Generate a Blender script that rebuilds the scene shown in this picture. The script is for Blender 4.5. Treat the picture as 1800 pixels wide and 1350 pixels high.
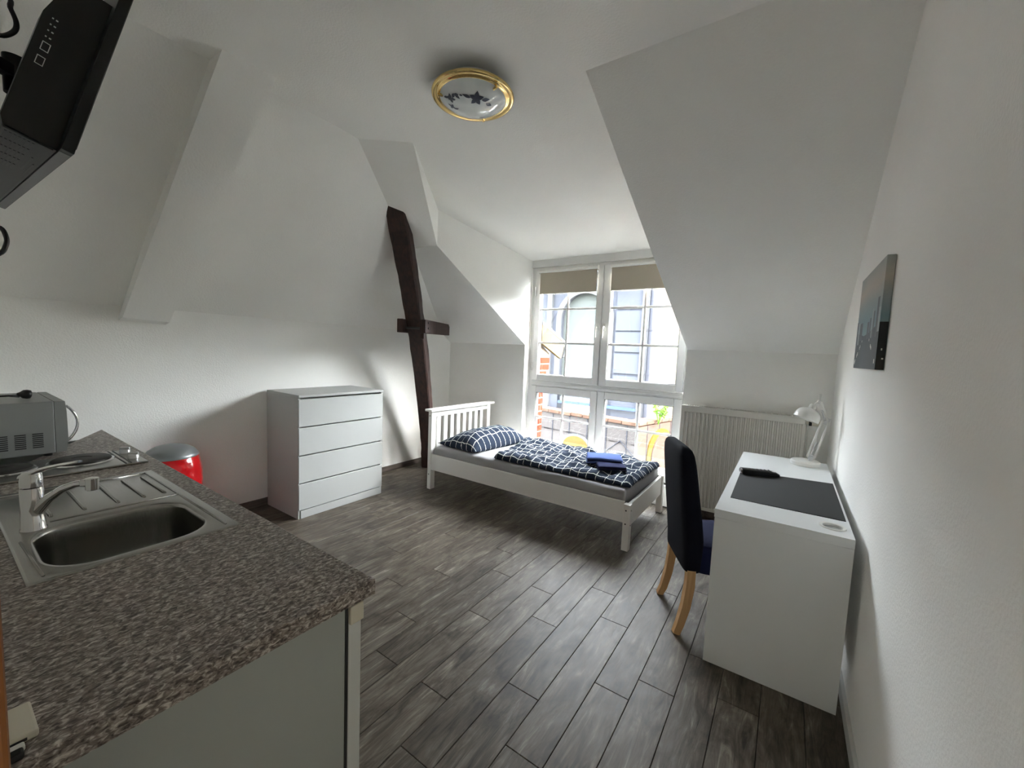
import bpy, bmesh, math, random
from mathutils import Vector, Matrix, Quaternion, noise

S = bpy.context.scene
for o in list(bpy.data.objects):
    bpy.data.objects.remove(o, do_unlink=True)
COL = S.collection
V = Vector
random.seed(7)

# ------------------------------------------------------------------ camera, sky, sun, exposure
cam_d = bpy.data.cameras.new('camera')
cam = bpy.data.objects.new('camera', cam_d)
COL.objects.link(cam)
right, down, fwd = V((.8260, .5624, .0418)), V((.0804, -.0433, -.9958)), V((-.5580, .8257, -.0810))
right.normalize()
fwd = (fwd - right * fwd.dot(right)).normalized()
up = right.cross(fwd).normalized()
M = Matrix((right, up, -fwd)).transposed().to_4x4()
M.translation = V((3.2939, -.3046, 1.4133))
cam.matrix_world = M
cam_d.sensor_fit = 'HORIZONTAL'
cam_d.sensor_width = 36.0
cam_d.lens = 713.62 / 1800 * 36.0
cam_d.clip_start = .01
cam_d.clip_end = 300
S.camera = cam

w = bpy.data.worlds.new('daylight_sky')
S.world = w
w.use_nodes = True
nt = w.node_tree
bg = nt.nodes['Background']
sky = nt.nodes.new('ShaderNodeTexSky')
sky.sky_type = 'NISHITA'
sky.sun_disc = False
sky.sun_elevation = math.radians(42)
sky.sun_rotation = math.radians(84)
sky.air_density = 1.0
sky.dust_density = 2.5
hs = nt.nodes.new('ShaderNodeHueSaturation')
hs.inputs['Saturation'].default_value = .28
nt.links.new(sky.outputs[0], hs.inputs['Color'])
haze = nt.nodes.new('ShaderNodeMixRGB')          # thin bright cloud veil over the clear sky
haze.blend_type = 'ADD'
haze.inputs[0].default_value = 1
haze.inputs[2].default_value = (.88, .88, .845, 1)
nt.links.new(hs.outputs[0], haze.inputs[1])
nt.links.new(haze.outputs[0], bg.inputs[0])
bg.inputs[1].default_value = 3.6

sun_d = bpy.data.lights.new('sun', 'SUN')
sun_d.energy = 4.6
sun_d.angle = math.radians(.6)
sun_d.color = (1, .95, .87)
sun = bpy.data.objects.new('sun', sun_d)
COL.objects.link(sun)
sun.rotation_euler = V((.78, .02, .62)).to_track_quat('Z', 'Y').to_euler()
sun.location = (12, 6, 14)

# daylight portal in the window opening (guides sky sampling, gives off no light)
pd = bpy.data.lights.new('window_portal', 'AREA')
pd.shape = 'RECTANGLE'
pd.size, pd.size_y = 1.72, 2.15
pd.cycles.is_portal = True
po = bpy.data.objects.new('window_portal', pd)
COL.objects.link(po)
po.location = (1.66, 3.84, 1.29)
po.rotation_euler = (math.radians(-90), 0, 0)

# fill light added out of view in the hallway, brightens surfaces facing the camera
hd = bpy.data.lights.new('hallway_fill_light', 'AREA')
hd.shape = 'DISK'
hd.size = .45
hd.energy = 3.4
hd.color = (1, .96, .88)
hl = bpy.data.objects.new('hallway_fill_light', hd)
COL.objects.link(hl)
hl.location = (3.1, -1.15, 2.36)

S.view_settings.view_transform = 'Standard'
S.view_settings.look = 'None'
S.view_settings.gamma = 1
S.view_settings.use_curve_mapping = False
S.view_settings.exposure = 1.92
S.cycles.use_denoising = True
S.cycles.max_bounces = 12
S.cycles.diffuse_bounces = 9
S.cycles.glossy_bounces = 4
S.cycles.transparent_max_bounces = 12
S.cycles.sample_clamp_indirect = 10
S.cycles.caustics_reflective = False
S.cycles.caustics_refractive = False


# ------------------------------------------------------------------ materials
def srgb(*c):
    return tuple((x / 255 / 12.92 if x / 255 <= .04045 else ((x / 255 + .055) / 1.055) ** 2.4) for x in c) + (1,)


class NT:
    def __init__(s, name):
        s.m = bpy.data.materials.new(name)
        s.m.use_nodes = True
        s.t = s.m.node_tree
        s.b = s.t.nodes['Principled BSDF']

    def n(s, typ, **kw):
        nd = s.t.nodes.new(typ)
        for k, v in kw.items():
            if k in nd.inputs.keys():
                nd.inputs[k].default_value = v
            else:
                setattr(nd, k, v)
        return nd

    def l(s, a, b):
        s.t.links.new(a, b)

    def coord(s, which='Object'):
        return s.n('ShaderNodeTexCoord').outputs[which]

    def ramp(s, fac, stops):
        r = s.n('ShaderNodeValToRGB')
        e = r.color_ramp.elements
        while len(e) < len(stops):
            e.new(.5)
        for i, (p, c) in enumerate(stops):
            e[i].position = p
            e[i].color = c if len(c) == 4 else tuple(c) + (1,)
        s.l(fac, r.inputs[0])
        return r.outputs[0]

    def math(s, op, a, b=None, c=None):
        nd = s.n('ShaderNodeMath')
        nd.operation = op
        for i, x in enumerate((a, b, c)):
            if x is None:
                continue
            if isinstance(x, (int, float)):
                nd.inputs[i].default_value = x
            else:
                s.l(x, nd.inputs[i])
        return nd.outputs[0]

    def bump(s, height, strength=.3, dist=.002):
        b = s.n('ShaderNodeBump', Strength=strength, Distance=dist)
        s.l(height, b.inputs['Height'])
        s.l(b.outputs[0], s.b.inputs['Normal'])

    def p(s, **kw):
        for k, v in kw.items():
            s.b.inputs[k.replace('_', ' ')].default_value = v
        return s


def plain(name, col, rough=.5, metal=0, nscale=0, nstr=.15, ndist=.001, spec=.5, var=0.0, coat=0):
    a = NT(name).p(Base_Color=col, Roughness=rough, Metallic=metal)
    a.b.inputs['Specular IOR Level'].default_value = spec
    if coat:
        a.b.inputs['Coat Weight'].default_value = coat
        a.b.inputs['Coat Roughness'].default_value = .05
    if nscale:
        tx = a.n('ShaderNodeTexNoise', Scale=nscale, Detail=3.0)
        a.l(a.coord(), tx.inputs['Vector'])
        a.bump(tx.outputs[0], nstr, ndist)
        if var:
            t2 = a.n('ShaderNodeTexNoise', Scale=nscale * .08, Detail=2.0)
            a.l(a.coord(), t2.inputs['Vector'])
            c0 = tuple(x * (1 - var) for x in col[:3])
            c1 = tuple(min(1, x * (1 + var)) for x in col[:3])
            a.l(a.ramp(t2.outputs[0], [(.3, c0), (.7, c1)]), a.b.inputs['Base Color'])
    return a.m


def plaster(name, col, scale=105, strength=.5):
    a = NT(name).p(Base_Color=col, Roughness=.85)
    a.b.inputs['Specular IOR Level'].default_value = .25
    n1 = a.n('ShaderNodeTexNoise', Scale=scale, Detail=2.0)
    n2 = a.n('ShaderNodeTexNoise', Scale=9.0, Detail=2.0)
    n3 = a.n('ShaderNodeTexNoise', Scale=1.7, Detail=3.0)
    for q in (n1, n2, n3):
        a.l(a.coord(), q.inputs['Vector'])
    h = a.math('ADD', n1.outputs[0], a.math('MULTIPLY', n2.outputs[0], .8))
    a.bump(h, strength, .003)
    a.l(a.ramp(n3.outputs[0], [(.35, tuple(x * .975 for x in col[:3])), (.65, col)]), a.b.inputs['Base Color'])
    return a.m


M_wall = plaster('white_woodchip_plaster', (.925, .918, .885, 1))
M_ceil = plaster('white_ceiling_plaster', (.93, .924, .89, 1), 100, .55)


def wood_planks():
    a = NT('grey_brown_plank').p(Roughness=.5)
    a.b.inputs['Specular IOR Level'].default_value = .28
    oi = a.n('ShaderNodeObjectInfo')
    rnd = oi.outputs['Random']
    sep = a.n('ShaderNodeSeparateXYZ')
    a.l(a.coord(), sep.inputs[0])
    r50 = a.math('MULTIPLY', rnd, 57.0)

    def stretched(sx, sy, detail, rough=.6, dist=0.0):
        cb = a.n('ShaderNodeCombineXYZ')
        a.l(a.math('ADD', a.math('MULTIPLY', sep.outputs[0], sx), r50), cb.inputs[0])
        a.l(a.math('ADD', a.math('MULTIPLY', sep.outputs[1], sy), r50), cb.inputs[1])
        a.l(r50, cb.inputs[2])
        t = a.n('ShaderNodeTexNoise', Scale=1.0, Detail=detail, Roughness=rough, Distortion=dist)
        a.l(cb.outputs[0], t.inputs['Vector'])
        return t.outputs[0]
    g1 = stretched(26, 3.4, 6, .68, 1.6)
    g2 = stretched(140, 9, 3, .6, .5)
    g3 = stretched(9, 4.2, 5, .6, 1.2)
    base = a.ramp(g1, [(.30, srgb(54, 46, 39)), (.43, srgb(92, 84, 74)), (.57, srgb(111, 103, 92)), (.75, srgb(160, 153, 142))])
    mix = a.n('ShaderNodeMixRGB', blend_type='MULTIPLY')
    mix.inputs[0].default_value = .75
    a.l(base, mix.inputs[1])
    a.l(a.ramp(g3, [(.32, srgb(122, 108, 94)), (.5, srgb(218, 210, 200)), (.66, (1, 1, 1))]), mix.inputs[2])
    m2 = a.n('ShaderNodeMixRGB', blend_type='MULTIPLY')
    m2.inputs[0].default_value = .45
    a.l(mix.outputs[0], m2.inputs[1])
    a.l(a.ramp(g2, [(.34, (.40, .38, .36)), (.52, (1, 1, 1))]), m2.inputs[2])
    hsv = a.n('ShaderNodeHueSaturation', Saturation=.95)
    a.l(m2.outputs[0], hsv.inputs['Color'])
    a.l(a.math('ADD', a.math('MULTIPLY', rnd, .22), .86), hsv.inputs['Value'])
    a.l(hsv.outputs[0], a.b.inputs['Base Color'])
    a.l(a.math('ADD', a.math('MULTIPLY', g2, .3), .32), a.b.inputs['Roughness'])
    a.bump(a.math('ADD', g1, g2), .22, .0015)
    return a.m


M_plank = wood_planks()
M_subfloor = plain('dark_plank_joint', srgb(40, 36, 32), .8, nscale=60)


def grain(name, c0, c1, scale=9, axis=2, rough=.5, stretch=.08, bstr=.2):
    a = NT(name).p(Roughness=rough)
    mp = a.n('ShaderNodeMapping')
    sc = [scale * 6] * 3
    sc[axis] = scale * 6 * stretch
    mp.inputs['Scale'].default_value = sc
    a.l(a.coord(), mp.inputs['Vector'])
    t = a.n('ShaderNodeTexNoise', Scale=1.0, Detail=4.0, Distortion=.8)
    a.l(mp.outputs[0], t.inputs['Vector'])
    a.l(a.ramp(t.outputs[0], [(.3, c0), (.7, c1)]), a.b.inputs['Base Color'])
    a.bump(t.outputs[0], bstr, .001)
    return a.m


M_timber = grain('dark_brown_timber', srgb(30, 16, 12), srgb(66, 40, 33), 5, 2, .62, .1, .5)
M_beech = grain('beech_wood', srgb(196, 152, 102), srgb(219, 178, 128), 6, 2, .45)
M_pine = grain('orange_pine', srgb(112, 66, 24), srgb(160, 100, 42), 4, 2, .4)
M_base_dark = grain('grey_brown_baseboard', srgb(74, 66, 60), srgb(112, 102, 94), 5, 1, .5)
M_base_white = plain('pale_grey_baseboard', srgb(196, 196, 192), .5, nscale=80, nstr=.05)
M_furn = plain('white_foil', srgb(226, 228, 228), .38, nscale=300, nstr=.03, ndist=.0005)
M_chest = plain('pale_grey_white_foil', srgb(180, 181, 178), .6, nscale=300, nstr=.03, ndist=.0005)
M_furn2 = plain('white_lacquered_wood', srgb(232, 230, 226), .35, nscale=60, nstr=.06)
M_groove = plain('shadow_gap_grey', srgb(150, 150, 148), .6, nscale=60)
M_upvc = plain('white_window_plastic', srgb(226, 226, 224), .32, nscale=90, nstr=.02)
M_gasket = plain('grey_gasket', srgb(105, 105, 104), .6, nscale=90)
M_rad = plain('white_radiator_enamel', srgb(214, 212, 204), .4, nscale=120, nstr=.02)
M_blackpl = plain('black_plastic', srgb(8, 8, 9), .38, nscale=300, nstr=.08)
M_blackpl2 = plain('dark_grey_plastic', srgb(58, 58, 58), .5, nscale=300, nstr=.08)
M_tvstrip = plain('underside_lit_grey', srgb(112, 114, 116), .4, nscale=200, nstr=.03)  # grey carries the floor light falling on the panel's bottom face
M_screen = plain('black_screen_glass', srgb(8, 8, 10), .08, nscale=2, nstr=.0)
M_mat = plain('dark_grey_desk_mat', srgb(37, 38, 37), .85, nscale=400, nstr=.2)
M_chrome = plain('chrome', (.80, .80, .80, 1), .09, 1, nscale=5, nstr=.01)
M_silver = plain('satin_metal', (.62, .62, .62, 1), .3, 1, nscale=150, nstr=.05)
M_brass = plain('polished_brass', (.83, .62, .27, 1), .13, 1, nscale=6, nstr=.02)
M_lampw = plain('white_lamp_enamel', srgb(226, 225, 220), .3, nscale=90, nstr=.02)
M_red = plain('glossy_red_enamel', srgb(178, 8, 16), .14, nscale=8, nstr=.01, coat=.8)
M_lid = plain('grey_bin_lid', srgb(128, 131, 132), .38, .55, nscale=150, nstr=.03)
M_mw = plain('silver_painted_metal', srgb(148, 150, 148), .42, .35, nscale=250, nstr=.05)
M_mwdark = plain('microwave_door_glass', srgb(26, 27, 28), .15, nscale=5, nstr=.0)
M_cast = plain('dark_cast_iron', srgb(50, 47, 44), .5, .3, nscale=180, nstr=.15)
M_cab = plain('pale_grey_laminate', srgb(164, 168, 163), .45, nscale=250, nstr=.03)
M_cab2 = plain('white_grey_edge_strip', srgb(206, 208, 204), .4, nscale=200, nstr=.03)
M_dark = plain('dark_gap', srgb(46, 46, 46), .7, nscale=100)
M_ivory = plain('ivory_plastic', srgb(214, 208, 190), .45, nscale=100, nstr=.03)
M_chair = plain('black_navy_cotton', srgb(19, 20, 29), .95, nscale=450, nstr=.5, ndist=.002, spec=.15)
M_seat = plain('dark_navy_cotton', srgb(26, 30, 58), .95, nscale=450, nstr=.5, ndist=.002, spec=.15)
M_sheet = plain('grey_jersey_sheet', srgb(158, 157, 158), .9, nscale=380, nstr=.3, spec=.2)
M_towel_b = plain('blue_terry', srgb(86, 104, 156), .95, nscale=420, nstr=.8, ndist=.004, spec=.1)
M_towel_d = plain('dark_navy_terry', srgb(42, 46, 74), .95, nscale=420, nstr=.8, ndist=.004, spec=.1)
M_blind = plain('taupe_blind_fabric', srgb(172, 164, 148), .85, nscale=500, nstr=.15, spec=.2)
M_decal = plain('blue_grey_flower_print', srgb(74, 78, 92), .3, nscale=40)


def steel(name='brushed_stainless_steel', col=(.37, .36, .335, 1)):
    a = NT(name).p(Base_Color=col, Metallic=1.0, Roughness=.28)
    mp = a.n('ShaderNodeMapping')
    mp.inputs['Scale'].default_value = (12, 420, 60)
    a.l(a.coord(), mp.inputs['Vector'])
    t = a.n('ShaderNodeTexNoise', Scale=1.0, Detail=2.0)
    a.l(mp.outputs[0], t.inputs['Vector'])
    a.l(a.math('ADD', a.math('MULTIPLY', t.outputs[0], .12), .18), a.b.inputs['Roughness'])
    a.bump(t.outputs[0], .05, .0004)
    return a.m


M_steel = steel()
M_steel2 = steel('shade_dark_basin_steel', (.33, .325, .305, 1))  # same steel darkened, the basin's dim reflections put into its colour


def granite():
    a = NT('speckled_granite_laminate').p(Roughness=.42)
    n1 = a.n('ShaderNodeTexNoise', Scale=135.0, Detail=2.5, Roughness=.66, Distortion=.8)
    n2 = a.n('ShaderNodeTexNoise', Scale=62.0, Detail=3.0, Distortion=.6)
    mp = a.n('ShaderNodeMapping')
    mp.inputs['Rotation'].default_value = (0, 0, .6)
    mp.inputs['Scale'].default_value = (1, .55, 1)
    a.l(a.coord(), mp.inputs['Vector'])
    for q in (n1, n2):
        a.l(mp.outputs[0], q.inputs['Vector'])
    c1 = a.ramp(n1.outputs[0], [(.35, srgb(66, 57, 51)), (.45, srgb(116, 105, 97)), (.54, srgb(152, 142, 133)), (.66, srgb(212, 205, 196))])
    mix = a.n('ShaderNodeMixRGB', blend_type='MULTIPLY')
    mix.inputs[0].default_value = .4
    a.l(c1, mix.inputs[1])
    a.l(a.ramp(n2.outputs[0], [(.38, srgb(140, 128, 122)), (.58, (1, 1, 1))]), mix.inputs[2])
    a.l(mix.outputs[0], a.b.inputs['Base Color'])
    return a.m


M_granite = granite()


def check_fabric(name, cell, line):
    """navy cotton with thin white woven check lines, laid out in the cloth's own UV metres"""
    a = NT(name).p(Roughness=.9)
    a.b.inputs['Specular IOR Level'].default_value = .2
    uv = a.coord('UV')
    nz = a.n('ShaderNodeTexNoise', Scale=9.0, Detail=2.0)
    a.l(uv, nz.inputs['Vector'])
    sn = a.n('ShaderNodeSeparateXYZ')
    a.l(nz.outputs['Color'], sn.inputs[0])
    sp = a.n('ShaderNodeSeparateXYZ')
    a.l(uv, sp.inputs[0])
    fl = []
    for i in range(2):
        x = a.math('ADD', sp.outputs[i], a.math('MULTIPLY', sn.outputs[i], .03))
        f = a.math('FRACT', a.math('DIVIDE', x, cell))
        fl.append(a.math('LESS_THAN', a.math('ABSOLUTE', a.math('SUBTRACT', f, .5)), line / cell / 2))
    lines = a.math('MAXIMUM', fl[0], fl[1])
    br = a.n('ShaderNodeTexNoise', Scale=160.0, Detail=1.0)
    a.l(uv, br.inputs['Vector'])
    lines = a.math('MULTIPLY', lines, a.math('GREATER_THAN', br.outputs[0], .40))
    mix = a.n('ShaderNodeMixRGB')
    a.l(lines, mix.inputs[0])
    mix.inputs[1].default_value = srgb(34, 44, 60)
    mix.inputs[2].default_value = srgb(216, 219, 214)
    a.l(mix.outputs[0], a.b.inputs['Base Color'])
    t = a.n('ShaderNodeTexNoise', Scale=500.0)
    a.l(uv, t.inputs['Vector'])
    a.bump(t.outputs[0], .25, .001)
    return a.m


M_check = check_fabric('navy_check_cotton', .078, .0062)


def glass():
    a = NT('window_glass')
    t = a.t
    for nd in list(t.nodes):
        if nd.type != 'OUTPUT_MATERIAL':
            t.nodes.remove(nd)
    out = [nd for nd in t.nodes if nd.type == 'OUTPUT_MATERIAL'][0]
    tr = a.n('ShaderNodeBsdfTransparent')
    tr.inputs[0].default_value = (.96, .975, .97, 1)
    gl = a.n('ShaderNodeBsdfGlossy')
    gl.inputs['Roughness'].default_value = .01
    geo = a.n('ShaderNodeNewGeometry')
    dt = a.n('ShaderNodeVectorMath')
    dt.operation = 'DOT_PRODUCT'
    a.l(geo.outputs['Normal'], dt.inputs[0])
    a.l(geo.outputs['Incoming'], dt.inputs[1])
    fr = a.math('ADD', a.math('MULTIPLY', a.math('POWER', a.math('SUBTRACT', 1.0, a.math('ABSOLUTE', dt.outputs['Value'])), 5.0), .9), .04)
    mx = a.n('ShaderNodeMixShader')
    a.l(fr, mx.inputs[0])
    a.l(tr.outputs[0], mx.inputs[1])
    a.l(gl.outputs[0], mx.inputs[2])
    a.l(mx.outputs[0], out.inputs[0])
    return a.m


M_glass = glass()


def lampglass():
    a = NT('frosted_opal_glass').p(Base_Color=(.80, .84, .83, 1), Roughness=.06)
    a.b.inputs['Coat Weight'].default_value = .6
    a.b.inputs['Coat Roughness'].default_value = .02
    n1 = a.n('ShaderNodeTexNoise', Scale=12.0, Detail=2.0)
    a.l(a.coord(), n1.inputs['Vector'])
    a.l(a.ramp(n1.outputs[0], [(.3, (.72, .77, .77)), (.7, (.82, .85, .84))]), a.b.inputs['Base Color'])
    return a.m


M_opal = lampglass()


def canvas_sky():
    a = NT('printed_canvas_sky').p(Roughness=.6)
    sp = a.n('ShaderNodeSeparateXYZ')
    a.l(a.coord('Generated'), sp.inputs[0])
    t = a.n('ShaderNodeTexNoise', Scale=3.0, Detail=2.0)
    a.l(a.coord(), t.inputs['Vector'])
    f = a.math('ADD', sp.outputs[2], a.math('MULTIPLY', a.math('SUBTRACT', t.outputs[0], .5), .12))
    a.l(a.ramp(f, [(.30, srgb(138, 162, 166)), (.48, srgb(122, 148, 156)), (.66, srgb(150, 160, 160)), (.82, srgb(182, 174, 162)), (1, srgb(160, 164, 160))]), a.b.inputs['Base Color'])
    return a.m


M_canvas = canvas_sky()
M_road = plain('printed_road_grey', srgb(92, 98, 102), .6, nscale=30, nstr=.02, var=.15)
M_tower = plain('printed_tower_grey', srgb(104, 110, 114), .6, nscale=30, nstr=.02, var=.12)
M_tower2 = plain('printed_tower_pale', srgb(166, 174, 172), .6, nscale=30, nstr=.02, var=.1)
M_pblack = plain('printed_dark_edge', srgb(26, 27, 30), .6, nscale=30, nstr=.02)
M_plight = plain('printed_street_lights', srgb(226, 226, 218), .6, nscale=30, nstr=.02)

# outside
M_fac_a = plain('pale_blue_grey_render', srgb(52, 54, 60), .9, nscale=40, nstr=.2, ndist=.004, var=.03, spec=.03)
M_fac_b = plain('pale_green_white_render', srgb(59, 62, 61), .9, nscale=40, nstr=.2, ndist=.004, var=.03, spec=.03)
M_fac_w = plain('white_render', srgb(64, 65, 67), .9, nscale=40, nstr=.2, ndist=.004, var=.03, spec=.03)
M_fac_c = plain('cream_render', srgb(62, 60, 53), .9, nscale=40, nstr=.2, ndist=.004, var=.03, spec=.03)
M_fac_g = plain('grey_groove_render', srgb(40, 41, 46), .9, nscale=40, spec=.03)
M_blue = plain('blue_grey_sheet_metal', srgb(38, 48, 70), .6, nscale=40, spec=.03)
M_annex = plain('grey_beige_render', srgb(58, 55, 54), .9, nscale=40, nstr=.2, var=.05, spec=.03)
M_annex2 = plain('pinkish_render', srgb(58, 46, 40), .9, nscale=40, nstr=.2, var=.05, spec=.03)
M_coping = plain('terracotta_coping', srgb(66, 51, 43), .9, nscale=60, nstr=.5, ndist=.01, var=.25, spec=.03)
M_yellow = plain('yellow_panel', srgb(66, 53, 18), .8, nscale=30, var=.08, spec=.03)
M_street = plain('pale_courtyard_stone', srgb(168, 164, 156), .9, nscale=10, nstr=.2, var=.1, spec=.03)
M_brick = plain('red_brick', srgb(98, 29, 19), .9, nscale=60, nstr=.4, ndist=.003, var=.25, spec=.03)
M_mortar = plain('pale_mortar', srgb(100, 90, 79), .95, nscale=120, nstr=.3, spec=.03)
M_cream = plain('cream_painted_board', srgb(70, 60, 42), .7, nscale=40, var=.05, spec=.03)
M_roofg = plain('roof_bounce_gravel', srgb(214, 211, 204), .95, nscale=50, nstr=.6, ndist=.01, var=.1, spec=.03)  # kept pale so the hidden roof reflects light into the room
M_leaf = plain('green_leaf', srgb(48, 74, 18), .6, nscale=60, var=.3, spec=.03)


# ------------------------------------------------------------------ mesh helpers
class G:
    def __init__(s):
        s.bm = bmesh.new()

    def faces(s, vs, fs, mi=0):
        vv = [s.bm.verts.new(v) for v in vs]
        for f in fs:
            try:
                ff = s.bm.faces.new([vv[i] for i in f])
                ff.material_index = mi
            except ValueError:
                pass
        return vv

    def hexa(s, p, mi=0):
        """eight corners: bottom ring 0-3, top ring 4-7"""
        return s.faces(p, [(3, 2, 1, 0), (4, 5, 6, 7), (0, 1, 5, 4), (1, 2, 6, 5), (2, 3, 7, 6), (3, 0, 4, 7)], mi)

    def box(s, x0, x1, y0, y1, z0, z1, bev=0, mi=0):
        vv = s.hexa([(x0, y0, z0), (x1, y0, z0), (x1, y1, z0), (x0, y1, z0), (x0, y0, z1), (x1, y0, z1), (x1, y1, z1), (x0, y1, z1)], mi)
        if bev:
            es = list({e for v in vv for e in v.link_edges})
            bmesh.ops.bevel(s.bm, geom=es, offset=bev, segments=2, profile=.5, affect='EDGES')
        return s

    def obox(s, c, ax, half, bev=0, mi=0):
        c = V(c)
        a = [V(q).normalized() * h for q, h in zip(ax, half)]
        sg = [(-1, -1, -1), (1, -1, -1), (1, 1, -1), (-1, 1, -1), (-1, -1, 1), (1, -1, 1), (1, 1, 1), (-1, 1, 1)]
        vv = s.hexa([c + a[0] * i + a[1] * j + a[2] * k for i, j, k in sg], mi)
        if bev:
            es = list({e for v in vv for e in v.link_edges})
            bmesh.ops.bevel(s.bm, geom=es, offset=bev, segments=2, profile=.5, affect='EDGES')
        return s

    def tube(s, pts, rad, n=10, caps=True, mi=0, square=False, upv=None):
        pts = [V(p) for p in pts]
        if not isinstance(rad, (list, tuple)):
            rad = [rad] * len(pts)
        rings = []
        prev = None
        for i, p in enumerate(pts):
            d = (pts[min(i + 1, len(pts) - 1)] - pts[max(i - 1, 0)]).normalized()
            if prev is None:
                ref = V(upv) if upv else (V((0, 0, 1)) if abs(d.z) < .9 else V((1, 0, 0)))
            else:
                ref = prev
            x = (ref - d * ref.dot(d)).normalized()
            prev = x
            y = d.cross(x)
            r = rad[i]
            if not isinstance(r, (list, tuple)):
                r = (r, r)
            if square:
                ring = [p + x * r[0] * a + y * r[1] * b for a, b in ((1, 1), (-1, 1), (-1, -1), (1, -1))]
            else:
                ring = [p + x * r[0] * math.cos(2 * math.pi * k / n) + y * r[1] * math.sin(2 * math.pi * k / n) for k in range(n)]
            rings.append([s.bm.verts.new(q) for q in ring])
        s.bridge(rings, caps, mi)
        return s

    def bridge(s, rings, caps=True, mi=0, closed=True):
        m = len(rings[0])
        for a, b in zip(rings[:-1], rings[1:]):
            for k in range(m if closed else m - 1):
                j = (k + 1) % m
                try:
                    f = s.bm.faces.new((a[k], a[j], b[j], b[k]))
                    f.material_index = mi
                except ValueError:
                    pass
        if caps:
            for r, fl in ((rings[0], True), (rings[-1], False)):
                try:
                    f = s.bm.faces.new(list(reversed(r)) if fl else r)
                    f.material_index = mi
                except ValueError:
                    pass

    def loft(s, rings, caps=True, mi=0):
        s.bridge([[s.bm.verts.new(q) for q in r] for r in rings], caps, mi)
        return s

    def lathe(s, prof, c=(0, 0, 0), n=32, axis=(0, 0, 1), caps=True, mi=0):
        c = V(c)
        q = V((0, 0, 1)).rotation_difference(V(axis).normalized())
        rings = []
        for r, z in prof:
            rings.append([s.bm.verts.new(c + q @ V((max(r, 1e-4) * math.cos(2 * math.pi * k / n), max(r, 1e-4) * math.sin(2 * math.pi * k / n), z))) for k in range(n)])
        s.bridge(rings, caps, mi)
        return s

    def prism(s, poly, fn0, fn1, mi=0):
        """polygon of 2-tuples, two functions that place it at either end"""
        n = len(poly)
        vs = [fn0(*p) for p in poly] + [fn1(*p) for p in poly]
        fs = [tuple(reversed(range(n))), tuple(range(n, 2 * n))] + [(i, (i + 1) % n, n + (i + 1) % n, n + i) for i in range(n)]
        s.faces(vs, fs, mi)
        return s

    def hull(s, pts, mi=0):
        vv = [s.bm.verts.new(p) for p in pts]
        bmesh.ops.convex_hull(s.bm, input=vv)
        return s

    def done(s, name, mats, parent=None, smooth=False, angle=None, normals=True):
        if normals:
            bmesh.ops.recalc_face_normals(s.bm, faces=s.bm.faces)
        me = bpy.data.meshes.new(name)
        s.bm.to_mesh(me)
        s.bm.free()
        for m in (mats if isinstance(mats, (list, tuple)) else [mats]):
            me.materials.append(m)
        if smooth:
            for p in me.polygons:
                p.use_smooth = True
            if angle:
                try:
                    me.set_sharp_from_angle(angle=math.radians(angle))
                except Exception:
                    pass
        o = bpy.data.objects.new(name, me)
        COL.objects.link(o)
        if parent:
            adopt(o, parent)
        return o


WORLD = {}


def adopt(o, p):
    o.parent = p
    o.matrix_parent_inverse = Matrix.Translation(-WORLD.get(p.name, V((0, 0, 0))))


def thing(name, label, cat, loc=(0, 0, 0), group=None):
    o = bpy.data.objects.new(name, None)
    o.empty_display_size = .05
    COL.objects.link(o)
    o.location = loc
    WORLD[o.name] = V(loc)
    o['label'], o['category'] = label, cat
    if group:
        o['group'] = group
    return o


def tag(o, label, cat, group=None):
    o['label'], o['category'] = label, cat
    if group:
        o['group'] = group
    return o


def struct(o):
    o['kind'] = 'structure'
    return o


def rrect(cx, cy, hx, hy, r, n=6):
    pts = []
    for qx, qy, a0 in ((1, 1, 0), (-1, 1, 90), (-1, -1, 180), (1, -1, 270)):
        for k in range(n + 1):
            a = math.radians(a0 + 90 * k / n)
            pts.append((cx + qx * (hx - r) + r * math.cos(a), cy + qy * (hy - r) + r * math.sin(a)))
    return pts


def ray_rect(cx, cy, x, y, x0, x1, y0, y1):
    dx, dy = x - cx, y - cy
    t = 1e9
    for d, lo, hi, c in ((dx, x0, x1, cx), (dy, y0, y1, cy)):
        if d > 1e-9:
            t = min(t, (hi - c) / d)
        elif d < -1e-9:
            t = min(t, (lo - c) / d)
    return (cx + dx * t, cy + dy * t)


def ring_to_rect(hole, x0, x1, y0, y1):
    cx = sum(p[0] for p in hole) / len(hole)
    cy = sum(p[1] for p in hole) / len(hole)
    out = [list(ray_rect(cx, cy, p[0], p[1], x0, x1, y0, y1)) for p in hole]
    for c in ((x0, y0), (x1, y0), (x1, y1), (x0, y1)):
        i = min(range(len(out)), key=lambda k: (out[k][0] - c[0]) ** 2 + (out[k][1] - c[1]) ** 2)
        out[i] = list(c)
    return [tuple(p) for p in out]


# ------------------------------------------------------------------ room shell
XL, XR, YF, YB, ZC = -.36, 3.60, 3.63, -.31, 2.85
# left slope rises from the left knee wall, front slope from the front knee wall
A_sl = [(XL, YB, 1.60), (XL, 3.4706, 1.60), (.69, 1.659, ZC), (.69, YB, ZC)]
L0, L1, E_, W_ = (.793, YF, 1.49), (.581, 2.404, 2.336), (.576, 2.412, 2.652), (.79, 3.73, 2.441)
Bt = (1.025, 1.70, 2.842)
R0, R1, RW = (2.53, YF, 1.49), (2.334, 1.659, ZC - .0177), (2.53, 3.73, 2.441)
Hm = (.258, 2.404, 2.336)

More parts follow.
